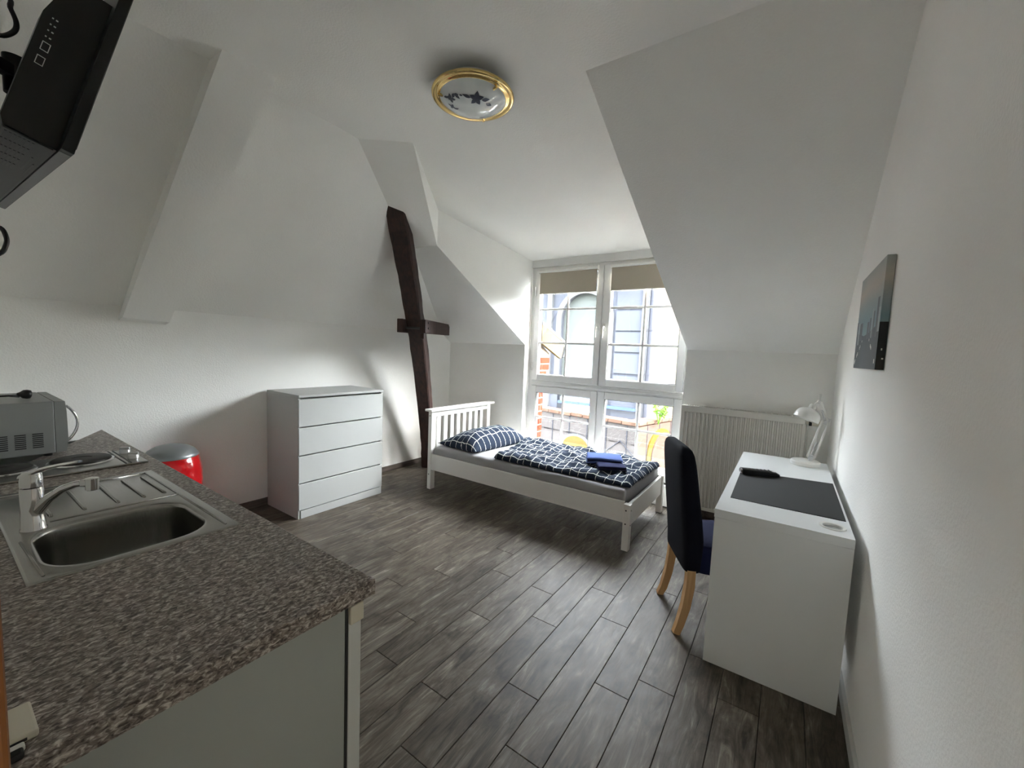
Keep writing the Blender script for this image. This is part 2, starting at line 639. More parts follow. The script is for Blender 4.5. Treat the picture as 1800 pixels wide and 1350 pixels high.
fl = struct(G().box(-.55, 3.85, -1.7, 3.9, -.20, -.008).done('floor', M_subfloor))
PW, PL, X0 = .1495, .8945, 1.815
joint = {-7: 1.517, -5: 1.514, -4: 1.923, -3: 1.264, -2: 1.509, -1: 1.987, 0: 1.741, 1: 1.334, 2: 1.741, 3: 1.503, 4: 1.96, 5: 1.728, 6: 2.186, 7: 1.424, 8: 1.73, 9: 1.53}
PM = {}
for k in range(-15, 13):
    x0, x1 = max(X0 + k * PW, XL), min(X0 + (k + 1) * PW, XR)
    if x1 - x0 < .01:
        continue
    j = joint.get(k, 1.2 + .2982 * random.randrange(3))
    y = j - PL * math.ceil((j - YB) / PL)
    while y < YF:
        a, b = max(y, YB), min(y + PL, YF)
        y += PL
        if b - a < .02:
            continue
        key = (round(x1 - x0, 3), round(b - a, 3))
        cx, cy = (x0 + x1) / 2, (a + b) / 2
        if key in PM:
            o = bpy.data.objects.new('plank', PM[key])
            COL.objects.link(o)
        else:
            hx, hy = (x1 - x0) / 2 - .0011, (b - a) / 2 - .0011
            o = G().hexa([(-hx, -hy, -.01), (hx, -hy, -.01), (hx, hy, -.01), (-hx, hy, -.01)] + [(sx * (hx - .0012), sy * (hy - .0012), 0) for sx, sy in ((-1, -1), (1, -1), (1, 1), (-1, 1))]) and None
            g = G()
            ch = .0014
            g.loft([[(-hx, -hy, -.01), (hx, -hy, -.01), (hx, hy, -.01), (-hx, hy, -.01)],
                    [(-hx, -hy, -ch), (hx, -hy, -ch), (hx, hy, -ch), (-hx, hy, -ch)],
                    [(-hx + ch, -hy + ch, 0), (hx - ch, -hy + ch, 0), (hx - ch, hy - ch, 0), (-hx + ch, hy - ch, 0)]])
            o = g.done('plank', M_plank)
            PM[key] = o.data
        o.location = (cx, cy, 0)
        o.parent = fl

# ceiling: flat part, dormer ceiling and the closed roof above
g = G()
YA, YD = 1.30, 2.02                 # the flat ceiling curves gently into the sloping dormer ceiling


def zceil(y):
    return ZC - (.1976 * (y - YA) ** 2 / (2 * (YD - YA)) if y < YD else .1976 * (y - (YA + YD) / 2))


ysm = [YB, YA] + [YA + (1.659 - YA) * k / 5 for k in range(1, 6)]
for a, b in zip(ysm[:-1], ysm[1:]):
    za, zb = zceil(max(a, YA)), zceil(max(b, YA))
    g.faces([(.60, a, za), (XR, a, za), (XR, b, zb), (.60, b, zb)], [(0, 1, 2, 3)])
yd = [1.659] + [1.659 + (YD - 1.659) * k / 5 for k in range(1, 6)]
for a, b in zip(yd[:-1], yd[1:]):
    fa, fb = [(y - 1.659) / (3.73 - 1.659) for y in (a, b)]
    g.faces([(.60, a, zceil(a)), (R1[0] + (RW[0] - R1[0]) * fa, a, zceil(a)), (R1[0] + (RW[0] - R1[0]) * fb, b, zceil(b)), (.60, b, zceil(b))], [(0, 1, 2, 3)])
g.faces([(.60, YD, zceil(YD)), (R1[0] + (RW[0] - R1[0]) * (YD - 1.659) / 2.071, YD, zceil(YD)), RW, W_, E_, (.60, 2.35, zceil(2.35))], [(0, 1, 2, 3, 4, 5)])
bmesh.ops.remove_doubles(g.bm, verts=g.bm.verts, dist=1e-5)
NSM = len(g.bm.faces)
X2, X3, Y2, Y3, ZT = XL - .2, XR + .2, YB - .15, 3.85, 3.15
g.faces([(X2, Y2, ZT), (X3, Y2, ZT), (X3, Y3, ZT), (X2, Y3, ZT)], [(0, 1, 2, 3)])
g.faces([(X2, Y3, 1.3), (L0[0], Y3, 1.3), (L0[0], Y3, ZT), (X2, Y3, ZT), (R0[0], Y3, 1.3), (X3, Y3, 1.3), (X3, Y3, ZT), (R0[0], Y3, ZT), (L0[0], Y3, 2.441), (R0[0], Y3, 2.441)],
        [(0, 1, 2, 3), (4, 5, 6, 7), (8, 9, 7, 2)])
for xx in (X2, X3):
    g.faces([(xx, Y2, 1.3), (xx, Y3, 1.3), (xx, Y3, ZT), (xx, Y2, ZT)], [(0, 1, 2, 3)])
g.faces([(X2, Y2, 1.3), (X3, Y2, 1.3), (X3, Y2, ZT), (X2, Y2, ZT)], [(0, 1, 2, 3)])
ceil = struct(g.done('ceiling', M_ceil, normals=False))
for p_ in list(ceil.data.polygons)[:NSM]:
    p_.use_smooth = True
g = G()
g.faces(A_sl, [(0, 1, 2, 3)])
g.done('sloped_ceiling', M_ceil, ceil, normals=False)
g = G()
g.faces([(XL, 3.4706, 1.60), (XL, YF, 1.49), L0, L1, Hm], [(0, 1, 2, 3, 4)])
g.faces([R0, (XR, YF, 1.49), (XR, 1.659, R1[2]), R1], [(0, 1, 2, 3)])
g.done('sloped_ceiling', M_ceil, ceil, normals=False)
g = G()
g.faces([L0, L1, E_, W_, (.79, 3.73, 1.49)], [(0, 1, 2), (0, 2, 3), (0, 3, 4)])
g.done('dormer_cheek', M_ceil, ceil, normals=False)
g = G()
g.faces([R0, R1, RW, (2.53, 3.73, 1.49)], [(0, 1, 2), (0, 2, 3)])
g.done('dormer_cheek', M_ceil, ceil, normals=False)
# boxed-in hip rafter and boxed-in rafter on the left slope
D_ = (.26, 2.33, 2.338)
g = G()
g.hull([(.824, 1.586, ZC), (1.025, 1.70, 2.836), L1, D_, (.69, 1.50, ZC), (.69, 1.70, ZC + .01), E_, (.30, 2.42, 2.44), (.60, 1.80, 2.86)])
g.done('hip_casing', M_ceil, ceil)
g = G()
p0, p1, q0, q1 = (.838, .626, ZC), (.851, .878, ZC), (-.268, .462, 1.524), (-.275, .705, 1.512)
g.hexa([(XL - .03, .462, 1.50), q0, q1, (XL - .03, .705, 1.49), (.60, .626, ZC + .01), p0, p1, (.60, .878, ZC + .01)])
g.done('rafter_casing', M_ceil, ceil)

# walls
g = G()
poly = [(YB - .15, -.01), (YF + .2, -.01), (YF + .2, 1.49), (YF, 1.49), (3.4706, 1.60), (YB - .15, 1.60)]
g.prism(poly, lambda y, z: (XL, y, z), lambda y, z: (XL - .15, y, z))
struct(g.done('wall_left', M_wall))
g = G()
poly = [(YB - .15, -.01), (YF + .2, -.01), (YF + .2, 1.49), (YF, 1.49), (1.659, ZC), (YB - .15, ZC)]
g.prism(poly, lambda y, z: (XR, y, z), lambda y, z: (XR + .15, y, z))
struct(g.done('wall_right', M_wall))
g = G()
g.box(XL - .15, .793, YF, 3.85, -.01, 1.49)
g.box(2.53, XR + .15, YF, 3.85, -.01, 1.49)
g.box(.793, 2.53, 3.675, 3.85, -.01, .20)
struct(g.done('wall_front', M_wall))
g = G()
YB2 = YB - .12
for x0, x1, z0, z1 in ((XL - .15, 2.80, -.01, 1.6), (2.80, XR + .15, 2.04, ZC + .1), (3.585, XR + .15, -.01, 2.04)):
    g.box(x0, x1, YB2, YB, z0, z1)
g.hexa([(XL - .15, YB2, 1.6), (2.80, YB2, 1.6), (2.80, YB, 1.6), (XL - .15, YB, 1.6), (XL - .15, YB2, ZC + .1), (2.80, YB2, ZC + .1), (2.80, YB, ZC + .1), (XL - .15, YB, ZC + .1)])
struct(g.done('wall_back', M_wall))
g = G()
g.box(2.3, 2.4, -1.7, YB2, -.01, 2.5)
g.box(3.75, 3.85, -1.7, YB2, -.01, 2.5)
g.box(2.3, 3.85, -1.8, -1.7, -.01, 2.5)
g.box(2.3, 3.85, -1.8, YB2, 2.4, 2.5)
struct(g.done('wall_hallway', M_wall))
d1 = struct(thing('door_1', 'pine door casing at the edge of the kitchen worktop', 'door', (2.76, YB, 0)))
del d1['category'], d1['label']
G().box(2.715, 2.80, YB - .005, -.2745, 0, 2.12, .004).done('casing', M_pine, d1)
G().box(2.80, 3.585, YB - .005, -.2745, 2.04, 2.12, .004).done('casing', M_pine, d1)
G().box(2.795, 2.825, YB2 - .01, -.3135, 0, 2.04, .003).done('jamb', M_pine, d1)

struct(G().box(XL, XL + .014, YB, YF, 0, .06, .002).done('baseboard_left', M_base_dark))
g = G()
g.box(XL + .014, .793, YF - .014, YF, 0, .06, .002)
g.box(2.53, XR - .014, YF - .014, YF, 0, .06, .002)
struct(g.done('baseboard_front', M_base_dark))
struct(G().box(XR - .014, XR, YB, YF, 0, .06, .002).done('baseboard_right', M_base_white))

# ------------------------------------------------------------------ window
win = struct(thing('window_1', '', '', (1.66, 3.76, .2)))
del win['category'], win['label']


def frame_ring(g, x0, x1, z0, z1, gx0, gx1, gz0, gz1, y0, y1, bev=.004):
    g.box(x0, gx0, y0, y1, z0, z1, bev)
    g.box(gx1, x1, y0, y1, z0, z1, bev)
    g.box(gx0, gx1, y0, y1, z0, gz0, bev)
    g.box(gx0, gx1, y0, y1, gz1, z1, bev)


g = G()
frame_ring(g, .79, 2.53, .20, 2.365, .84, 2.50, .245, 2.335, 3.742, 3.815)
g.box(.84, 2.50, 3.735, 3.815, 1.028, 1.085, .005)
g.box(.84, 2.50, 3.728, 3.74, 1.045, 1.062, .003)
g.box(1.64, 1.672, 3.745, 3.815, .245, 2.335, .003)
g.done('outer_frame', M_upvc, win)
G().box(.79, 2.53, 3.715, 3.85, 2.365, 2.445, .004).done('lintel_board', M_upvc, win)
G().box(.793, 2.53, 3.655, 3.742, .175, .20, .004).done('sill_board', M_upvc, win)
SASH = [('sash', .842, 1.650, 1.088, 2.334, .905, 1.588, 1.160, 2.302, 1.252, (1.896, 1.521)),
        ('sash', 1.662, 2.497, 1.088, 2.334, 1.740, 2.430, 1.160, 2.302, 2.092, (1.896, 1.521)),
        ('fixed_light', .842, 1.650, .246, 1.026, .905, 1.580, .325, .952, 1.248, (.667,)),
        ('fixed_light', 1.662, 2.497, .246, 1.026, 1.735, 2.425, .325, .952, 2.089, (.667,))]
for nm, x0, x1, z0, z1, a0, a1, b0, b1, mv, mh in SASH:
    g = G()
    frame_ring(g, x0, x1, z0, z1, a0, a1, b0, b1, 3.728, 3.79, .006)
    sash = g.done(nm, M_upvc, win)
    g = G()
    e = .005
    frame_ring(g, a0, a1, b0, b1, a0 + e, a1 - e, b0 + e, b1 - e, 3.735, 3.785, 0)
    g.done('gasket', M_gasket, sash)
    G().box(a0 + .001, a1 - .001, 3.752, 3.764, b0 + .001, b1 - .001).done('glass_pane', M_glass, sash)
    for hz in (0,) + tuple(mh):
        g = G()
        if hz == 0:
            g.box(mv - .011, mv + .011, 3.744, 3.752, b0, b1, .002)
        else:
            g.box(a0, a1, 3.745, 3.752, hz - .011, hz + .011, .002)
        g.done('muntin', M_upvc, sash)
    if nm == 'sash':
        hx = 1.612 if x0 < 1 else 1.690
        g = G()
        g.box(hx - .013, hx + .013, 3.718, 3.728, 1.66, 1.735, .003)
        g.tube([(hx, 3.722, 1.70), (hx, 3.69, 1.70), (hx, 3.684, 1.69), (hx, 3.684, 1.59)], .0085, 8)
        g.done('handle', M_lampw, sash, True, 40)
    if nm == 'sash' and x0 < 1:
        for hz in (1.25, 2.1):
            G().tube([(.838, 3.722, hz - .05), (.838, 3.722, hz + .05)], .008, 8).done('hinge', M_silver, sash, True, 40)
for bx0, bx1, lab in ((.903, 1.594, 'taupe roller blind pulled partly down over the left window sash'),
                      (1.738, 2.434, 'taupe roller blind on the right window sash, cut off by the sloping ceiling')):
    t = thing('roller_blind', lab, 'blind', ((bx0 + bx1) / 2, 3.70, 2.07), 'roller blinds on the upper window sashes')
    G().box(bx0 + .006, bx1 - .006, 3.7075, 3.7092, 2.075, 2.305).done('fabric', M_blind, t)
    G().box(bx0 + .006, bx1 - .006, 3.703, 3.713, 2.066, 2.078, .002).done('bottom_bar', M_blind, t)
    g = G()
    g.tube([(bx0, 3.702, 2.312), (bx1, 3.702, 2.312)], .0165, 16)
    g.done('roller', M_lampw, t, True, 40)
    for xx in (bx0 - .006, bx1 + .002):
        G().box(xx, xx + .006, 3.688, 3.728, 2.292, 2.334, .001).done('bracket', M_lampw, t)

# ------------------------------------------------------------------ timber strut
HV, PV = V((-.5016, .8651, 0)), V((.8651, .5016, 0))
t = thing('timber_strut', 'dark brown leaning roof timber with crossing tie beams in the left corner', 'timber', (-.15, 3.11, 0))
path = [(-.155, 3.10, 0), (-.10, 3.02, .35), (.0, 2.85, .9), (.11, 2.66, 1.4), (.20, 2.50, 1.74), (.30, 2.32, 2.1), (.40, 2.14, 2.42), (.50, 1.98, 2.66)]
g = G()
rings = []
NS = 40
for i in range(NS + 1):
    f = i / NS * (len(path) - 1)
    k = min(int(f), len(path) - 2)
    p = V(path[k]).lerp(V(path[k + 1]), f - k)
    s1 = .070 + .008 * noise.noise(V((p.z * 4, 0, 0)))
    hw = .066 + .018 * max(0, min(1, (p.z - .6) / 1.8))
    ring = []
    for a, b in ((-1, -1), (-.82, -1), (.82, -1), (1, -.84), (1, .84), (.85, 1), (-.85, 1), (-1, .85)):
        j = .007 * noise.noise(V((a * 3 + 7, b * 3, p.z * 9)))
        ring.append(p + PV * (a * hw + j) + HV * (b * s1 + j))
    rings.append(ring)
g.loft(rings)
g.done('post', M_timber, t)
for off in (-.112, .112):
    a, b = V((.2, 2.5, 1.615)) + PV * off - HV * .095, V((.2, 2.5, 1.635)) + PV * off + HV * .93
    g = G()
    if off < 0:
        b = a + (b - a) * .72
    m = (a + b) / 2
    g.obox(m, (b - a, PV, (b - a).cross(PV)), ((b - a).length / 2, .030, .066), .006)
    g.done('tie_beam', M_timber, t)
for z in (1.60, 1.655):
    G().tube([V((.2, 2.5, z)) - PV * .148, V((.2, 2.5, z)) + PV * .148], .011, 8).done('bolt', M_blackpl2, t)
G().obox(V((.2, 2.5, 1.53)) + PV * .105 - HV * .06, (PV, HV, (0, 0, 1)), (.018, .02, .035), .003).done('peg', M_timber, t)

# ------------------------------------------------------------------ ceiling light
lc = V((1.744, 1.488, 0))
t = thing('ceiling_light', 'round brass rimmed ceiling lamp with floral glass dome', 'lamp', (lc.x, lc.y, ZC))
G().lathe([(.15, 2.845), (.165, 2.845), (.165, 2.80), (.15, 2.80)], lc, 48).done('base_plate', M_lampw, t, True, 40)
G().lathe([(.17, 2.796), (.208, 2.802), (.222, 2.802), (.226, 2.795), (.222, 2.786), (.210, 2.784), (.200, 2.790), (.194, 2.788), (.188, 2.781), (.180, 2.782), (.178, 2.79), (.17, 2.796)], lc, 64, caps=False).done('brass_rim', M_brass, t, True, 60)
Rd, dep = .184, .066
RS = (Rd * Rd + dep * dep) / (2 * dep)


def dome(x, y, off=0.0):
    r2 = min(x * x + y * y, Rd * Rd)
    return V((lc.x + x, lc.y + y, 2.785 - (math.sqrt(RS * RS - r2) - (RS - dep)) - off))


g = G()
prof = [(Rd * i / 16, 2.785 - (math.sqrt(RS * RS - (Rd * i / 16) ** 2) - (RS - dep))) for i in range(17)]
g.lathe(prof[::-1] + [(0, 2.785 - dep)], lc, 64, caps=False)
dm = g.done('glass_dome', M_opal, t, True)
for a in (-10, 110, 230):
    ca, sa = math.cos(math.radians(a)), math.sin(math.radians(a))
    G().obox((lc.x + ca * .178, lc.y + sa * .178, 2.772), ((ca, sa, 0), (-sa, ca, 0), (0, 0, 1)), (.014, .005, .007), .002).done('clip', M_brass, t)
# printed flowers and leaves lying on the dome, in dome polar coordinates
def leaf(cx, cy, ang, ln, wd, nm='printed_leaf'):
    c, s_ = math.cos(ang), math.sin(ang)
    g = G()
    us = [0, .25, .5, .75, 1]
    ws = [0, .8, 1, .62, 0]
    P = [[dome(cx + (u * ln) * c - (v * q * wd) * s_, cy + (u * ln) * s_ + (v * q * wd) * c, .0016) for v in (-1, 0, 1)] for u, q in zip(us, ws)]
    for i in range(4):
        for j in range(2):
            g.faces([P[i][j], P[i + 1][j], P[i + 1][j + 1], P[i][j + 1]], [(0, 1, 2, 3)])
    bmesh.ops.remove_doubles(g.bm, verts=g.bm.verts, dist=1e-6)
    g.done(nm, M_decal, dm)


def flower(cx, cy, r, n=5, a0=0):
    for k in range(n):
        leaf(cx, cy, a0 + k * 2 * math.pi / n, r, r * .30, 'printed_petal')


fd = (lc - V((3.294, -.305, 0))).normalized()      # away from the doorway
sd = V((fd.y, -fd.x, 0))
def pl(u, v):
    v = v * .9 + .038
    return (sd.x * u - fd.x * v, sd.y * u - fd.y * v)
ang_s = math.atan2(sd.y, sd.x)
flower(*pl(.018, .062), .040, 5, .5)
leaf(*pl(.045, .055), ang_s + .1, .045, .011)
leaf(*pl(.07, .03), ang_s + .7, .04, .010)
leaf(*pl(-.01, .066), ang_s - 3.0, .05, .009)
leaf(*pl(-.055, .066), ang_s - 3.3, .02, .005)
leaf(*pl(-.10, .058), ang_s + .5, .036, .009)
leaf(*pl(-.10, .058), ang_s + 1.9, .034, .008)
leaf(*pl(-.10, .056), ang_s - .2, .025, .006)
flower(*pl(-.118, .012), .028, 4, .4)
leaf(*pl(-.135, .01), ang_s + 2.3, .03, .007)
leaf(*pl(-.128, -.01), ang_s - 1.5, .04, .008)
flower(*pl(-.112, -.055), .024, 4, .9)
leaf(*pl(-.10, -.07), ang_s - .8, .035, .007)
leaf(*pl(.04, -.115), ang_s + .3, .045, .009)

# ------------------------------------------------------------------ chest of drawers
t = thing('chest_of_drawers', 'white four-drawer chest standing against the left wall', 'chest', (-.07, 1.77, 0))
cx0, cx1, cy0, cy1 = -.335, .168, 1.365, 2.165
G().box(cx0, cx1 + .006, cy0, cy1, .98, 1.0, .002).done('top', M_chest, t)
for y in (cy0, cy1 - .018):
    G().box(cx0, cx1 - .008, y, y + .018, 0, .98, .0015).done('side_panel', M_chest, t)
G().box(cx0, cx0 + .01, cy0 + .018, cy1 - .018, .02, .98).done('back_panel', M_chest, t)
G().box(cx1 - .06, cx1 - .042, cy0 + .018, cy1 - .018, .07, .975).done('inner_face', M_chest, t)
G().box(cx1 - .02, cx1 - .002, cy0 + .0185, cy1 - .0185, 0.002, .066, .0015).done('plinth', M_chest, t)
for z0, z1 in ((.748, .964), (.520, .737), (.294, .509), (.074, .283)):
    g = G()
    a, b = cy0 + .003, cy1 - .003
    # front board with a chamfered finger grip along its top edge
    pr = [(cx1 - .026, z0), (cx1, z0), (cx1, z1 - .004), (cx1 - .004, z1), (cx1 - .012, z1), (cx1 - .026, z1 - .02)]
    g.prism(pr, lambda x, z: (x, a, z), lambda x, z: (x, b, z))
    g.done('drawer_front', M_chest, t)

# ------------------------------------------------------------------ bed
t = thing('bed', 'white wooden single bed with slatted headboard under the window', 'bed', (1.42, 3.02, 0))
for x0, x1, y0, y1, z1 in ((.385, .43, 2.545, 2.605, .785), (.385, .43, 3.44, 3.50, .785), (2.392, 2.442, 2.535, 2.585, .345), (2.392, 2.442, 3.46, 3.51, .345)):
    p = G().box(x0, x1, y0, y1, 0, z1, .003).done('leg', M_furn2, t)
    if y0 < 3:
        for z in ((.74, .15) if x0 < 1 else (.30, .20)):
            G().lathe([(.006, 0), (.006, .002)], (x0 + .02, y0 - .0012, z), 10, (0, 1, 0)).done('screw', M_blackpl2, p)
        if x0 > 1:
            for z in (.30, .19):
                G().lathe([(.006, 0), (.006, .002)], (x1 - .0008, y0 + .025, z), 10, (1, 0, 0)).done('screw', M_blackpl2, p)
G().box(.365, .457, 2.515, 3.545, .785, .808, .004).done('headboard_cap', M_furn2, t)
G().box(.392, .424, 2.605, 3.44, .727, .785, .002).done('headboard_rail', M_furn2, t)
G().box(.392, .424, 2.605, 3.44, .30, .37, .002).done('headboard_rail', M_furn2, t)
for k in range(8):
    c = 2.664 + .0983 * k
    G().box(.399, .417, c - .0235, c + .0235, .37, .727, .002).done('headboard_slat', M_furn2, t)
G().box(.43, 2.392, 2.548, 2.570, .200, .358, .003).done('side_rail', M_furn2, t)
G().box(.43, 2.392, 3.475, 3.497, .200, .358, .003).done('side_rail', M_furn2, t)
G().box(2.404, 2.428, 2.585, 3.46, .170, .338, .003).done('foot_rail', M_furn2, t)
G().box(.43, 2.40, 2.572, 3.473, .24, .255).done('slat_base', M_furn2, t)


def subdivided_slab(x0, x1, y0, y1, z0, z1, nx, ny, r, fn):
    """rounded slab built as rings so its sides can wrinkle; fn displaces each point"""
    g = G()
    hx, hy, cx, cy = (x1 - x0) / 2, (y1 - y0) / 2, (x0 + x1) / 2, (y0 + y1) / 2
    out = []
    per = []
    for i in range(nx):
        per.append((-1 + 2 * i / nx, -1))
    for i in range(ny):
        per.append((1, -1 + 2 * i / ny))
    for i in range(nx):
        per.append((1 - 2 * i / nx, 1))
    for i in range(ny):
        per.append((-1, 1 - 2 * i / ny))
    levels = [(1, z0), (1, z0 + (z1 - z0) * .5), (1, z1 - r)] + [(1, z1 - r + r * math.sin(a), r * (1 - math.cos(a))) for a in (.5, 1.0, 1.57)]
    rings = []
    for lv in levels:
        ins = lv[2] if len(lv) > 2 else 0
        rings.append([fn(V((cx + u * (hx - ins), cy + v * (hy - ins), lv[1]))) for u, v in per])
    g.loft(rings, caps=False)
    n_in = 10
    ins0 = r
    prev = rings[-1]
    rr = []
    for k in range(1, n_in + 1):
        f = 1 - k / (n_in + .3)
        rr.append([fn(V((cx + u * (hx - r) * f, cy + v * (hy - r) * f, z1))) for u, v in per])
    g.loft([prev] + rr, caps=False)
    vv = [g.bm.verts.new(q) for q in rr[-1]]
    g.bm.faces.new(vv)
    vb = [g.bm.verts.new(q) for q in rings[0]]
    g.bm.faces.new(list(reversed(vb)))
    bmesh.ops.remove_doubles(g.bm, verts=g.bm.verts, dist=1e-5)
    return g


def mat_fn(p):
    q = p.copy()
    side = max(0, 1 - abs(p.y - 2.585) / .06)
    w_ = noise.noise(V((p.x * 2.2 + p.z * 9, p.z * 30 - p.x * 5, 3)))
    q.y += side * (-.004 + .026 * w_)
    q.z += .004 * noise.noise(V((p.x * 5, p.y * 5, 0))) + .003 * noise.noise(V((p.x * 3 + p.y * 14, p.y * 4, 5)))
    return q


m = subdivided_slab(.437, 2.388, 2.578, 3.466, .256, .432, 150, 50, .035, mat_fn).done('mattress', M_sheet, None, True)
tag(m, 'mattress in a fitted grey sheet lying in the white bed', 'mattress')

# duvet: folded flat over the foot half of the mattress
g = G()
uvl = g.bm.loops.layers.uv.new('UVMap')
NX, NY = 130, 84
c00, c10, c11, c01 = V((1.17, 2.598, 0)), V((2.405, 2.635, 0)), V((2.42, 3.40, 0)), V((1.02, 3.41, 0))


def duv(u, v):
    """top surface of the duvet"""
    p = c00.lerp(c10, u).lerp(c01.lerp(c11, u), v)
    e = min(u * 1.30, (1 - u) * 1.30, v * .8, (1 - v) * .8)     # distance to the edge in metres
    rim = 1 - max(0, 1 - e / .05) ** 2.2
    n1 = noise.noise(V((p.x * 5.5, p.y * 6.5, 1)))
    n2 = noise.noise(V((p.x * 15 + p.y * 4, p.y * 13, 4)))
    n3 = noise.ridged_multi_fractal(V((p.x * 3.2 + p.y * 2, p.y * 3.4 - p.x, 7)), 1, 2, 2, 1, 2)
    h = .014 + .040 * rim + rim * (.026 * n1 + .020 * n2 + .014 * (n3 - 1))
    h += .022 * math.exp(-((v - .80) / .2) ** 2 - ((u - .12) / .2) ** 2)
    wob = .012 * noise.noise(V((u * 9, v * 7, 9)))
    return V((p.x + (wob if .02 < u < .98 else wob * .8), p.y + .010 * noise.noise(V((u * 11, v * 5, 2))), .437 + h))


top = [[g.bm.verts.new(duv(i / NX, j / NY)) for i in range(NX + 1)] for j in range(NY + 1)]
bot = {}
for j in range(NY + 1):
    for i in range(NX + 1):
        if i in (0, NX) or j in (0, NY):
            q = top[j][i].co.copy()
            ctr = V((1.75, 3.0, 0))
            q.z = .4375
            q.x += (ctr.x - q.x) * .012
            q.y += (ctr.y - q.y) * .02
            bot[(i, j)] = g.bm.verts.new(q)


def uvset(f, uvs):
    for lp, q in zip(f.loops, uvs):
        lp[uvl].uv = q


for j in range(NY):
    for i in range(NX):
        f = g.bm.faces.new((top[j][i], top[j][i + 1], top[j + 1][i + 1], top[j + 1][i]))
        uvset(f, [((a) / NX * 1.34, (b) / NY * .82) for a, b in ((i, j), (i + 1, j), (i + 1, j + 1), (i, j + 1))])
for i in range(NX):
    for j, sg in ((0, -.035), (NY, .035)):
        f = g.bm.faces.new((top[j][i], top[j][i + 1], bot[(i + 1, j)], bot[(i, j)]))
        v0 = j / NY * .82
        uvset(f, [(i / NX * 1.34, v0), ((i + 1) / NX * 1.34, v0), ((i + 1) / NX * 1.34, v0 + sg), (i / NX * 1.34, v0 + sg)])
for j in range(NY):
    for i, sg in ((0, -.035), (NX, .035)):
        f = g.bm.faces.new((top[j][i], top[j + 1][i], bot[(i, j + 1)], bot[(i, j)]))
        u0 = i / NX * 1.34
        uvset(f, [(u0, j / NY * .82), (u0, (j + 1) / NY * .82), (u0 + sg, (j + 1) / NY * .82), (u0 + sg, j / NY * .82)])
per = [bot[(i, 0)] for i in range(NX)] + [bot[(NX, j)] for j in range(NY)] + [bot[(i, NY)] for i in range(NX, 0, -1)] + [bot[(0, j)] for j in range(NY, 0, -1)]
g.bm.faces.new(list(reversed(per)))
d = g.done('duvet', M_check, None, True)
tag(d, 'navy duvet with white check lines folded over the foot of the bed', 'duvet')

# pillow
g = G()
uvl = g.bm.loops.layers.uv.new('UVMap')
NU, NV_ = 56, 72
pc = V((.735, 3.015, .436))
ex, ey = V((.985, -.06, 0)).normalized(), V((.06, .985, 0)).normalized()


def pil(u, v, top_):
    a, b = 2 * u - 1, 2 * v - 1
    # plan: corners pulled out a little
    px = a * (.255 - .022 * (1 - b * b) * abs(a) ** 3) + .02 * b
    py = b * (.405 - .02 * (1 - a * a) * abs(b) ** 3)
    edge = max(0, 1 - abs(a) ** 2.6) ** .62 * max(0, 1 - abs(b) ** 3.2) ** .55
    crest = .62 + .55 * max(0, math.sin((u * .95 + .05) * math.pi * .78)) ** 1.2 * (.4 + .6 * u) + .1 * v
    h = .145 * edge * crest
    h += edge * (.012 * noise.noise(V((px * 8, py * 8, 2))) + .009 * noise.noise(V((px * 20, py * 14, 5))))
    z = .022 + h if top_ else .022 - .022 * min(1, edge * 3)
    if not top_:
        z = max(.0, z)
    return pc + ex * px + ey * py + V((0, 0, z))


for tp in (True, False):
    grid = [[g.bm.verts.new(pil(i / NU, j / NV_, tp)) for i in range(NU + 1)] for j in range(NV_ + 1)]
    for j in range(NV_):
        for i in range(NU):
            f = g.bm.faces.new((grid[j][i], grid[j][i + 1], grid[j + 1][i + 1], grid[j + 1][i]))
            for lp, (a, b) in zip(f.loops, ((i, j), (i + 1, j), (i + 1, j + 1), (i, j + 1))):
                q = lp.vert.co
                # arc length keeps the check square on the steep side
                lp[uvl].uv = (a / NU * .56 + (.35 * (q.z - .5) if a > NU * .6 else 0), b / NV_ * .86)
bmesh.ops.remove_doubles(g.bm, verts=g.bm.verts, dist=1e-5)
pw = g.done('pillow', M_check, None, True)
tag(pw, 'navy check pillow leaning by the slatted white headboard', 'pillow')


# towels
def folded(name, c, rot, L_, W_d, H, layers, mt, label, z0):
    t = thing(name, label, 'towel', (c[0], c[1], z0))
    R = Matrix.Rotation(rot, 3, 'Z')
    hh = H / layers
    for k in range(layers):
        g = G()
        sc = 1 - .03 * k
        pts = []
        n = 28
        prof = []
        for i in range(n + 1):
            prof.append((-1 + 2 * i / n))
        rings = []
        for s_ in prof:
            rr = []
            for a in range(16):
                th = 2 * math.pi * a / 16
                yy = math.copysign(abs(math.cos(th)) ** .35, math.cos(th)) * W_d / 2 * sc
                zz = math.copysign(abs(math.sin(th)) ** .6, math.sin(th)) * hh / 2 * .98
                xx = s_ * L_ / 2 * sc
                e = 1 - .75 * max(0, abs(s_) - .93) / .07
                q = R @ V((xx, yy * (1 - .06 * max(0, abs(s_) - .9) / .1), zz * e))
                q += V((c[0], c[1], z0 + hh * (k + .5)))
                q.z += .004 * noise.noise(V((q.x * 9, q.y * 9, k * 3))) + (.006 * (s_ * s_) * (-1 if k == 0 else -.6))
                rr.append(q)
            rings.append(rr)
        g.loft(rings)
        g.done('folded_layer', mt, t, True, 60)
    return t


folded('towel', (2.175, 2.83), .55, .23, .15, .036, 2, M_towel_d, 'dark navy folded towel partly under the blue one on the duvet', .500)
folded('towel', (2.065, 2.96), .42, .30, .22, .052, 2, M_towel_b, 'mid blue folded towel lying on top of the dark one', .512)

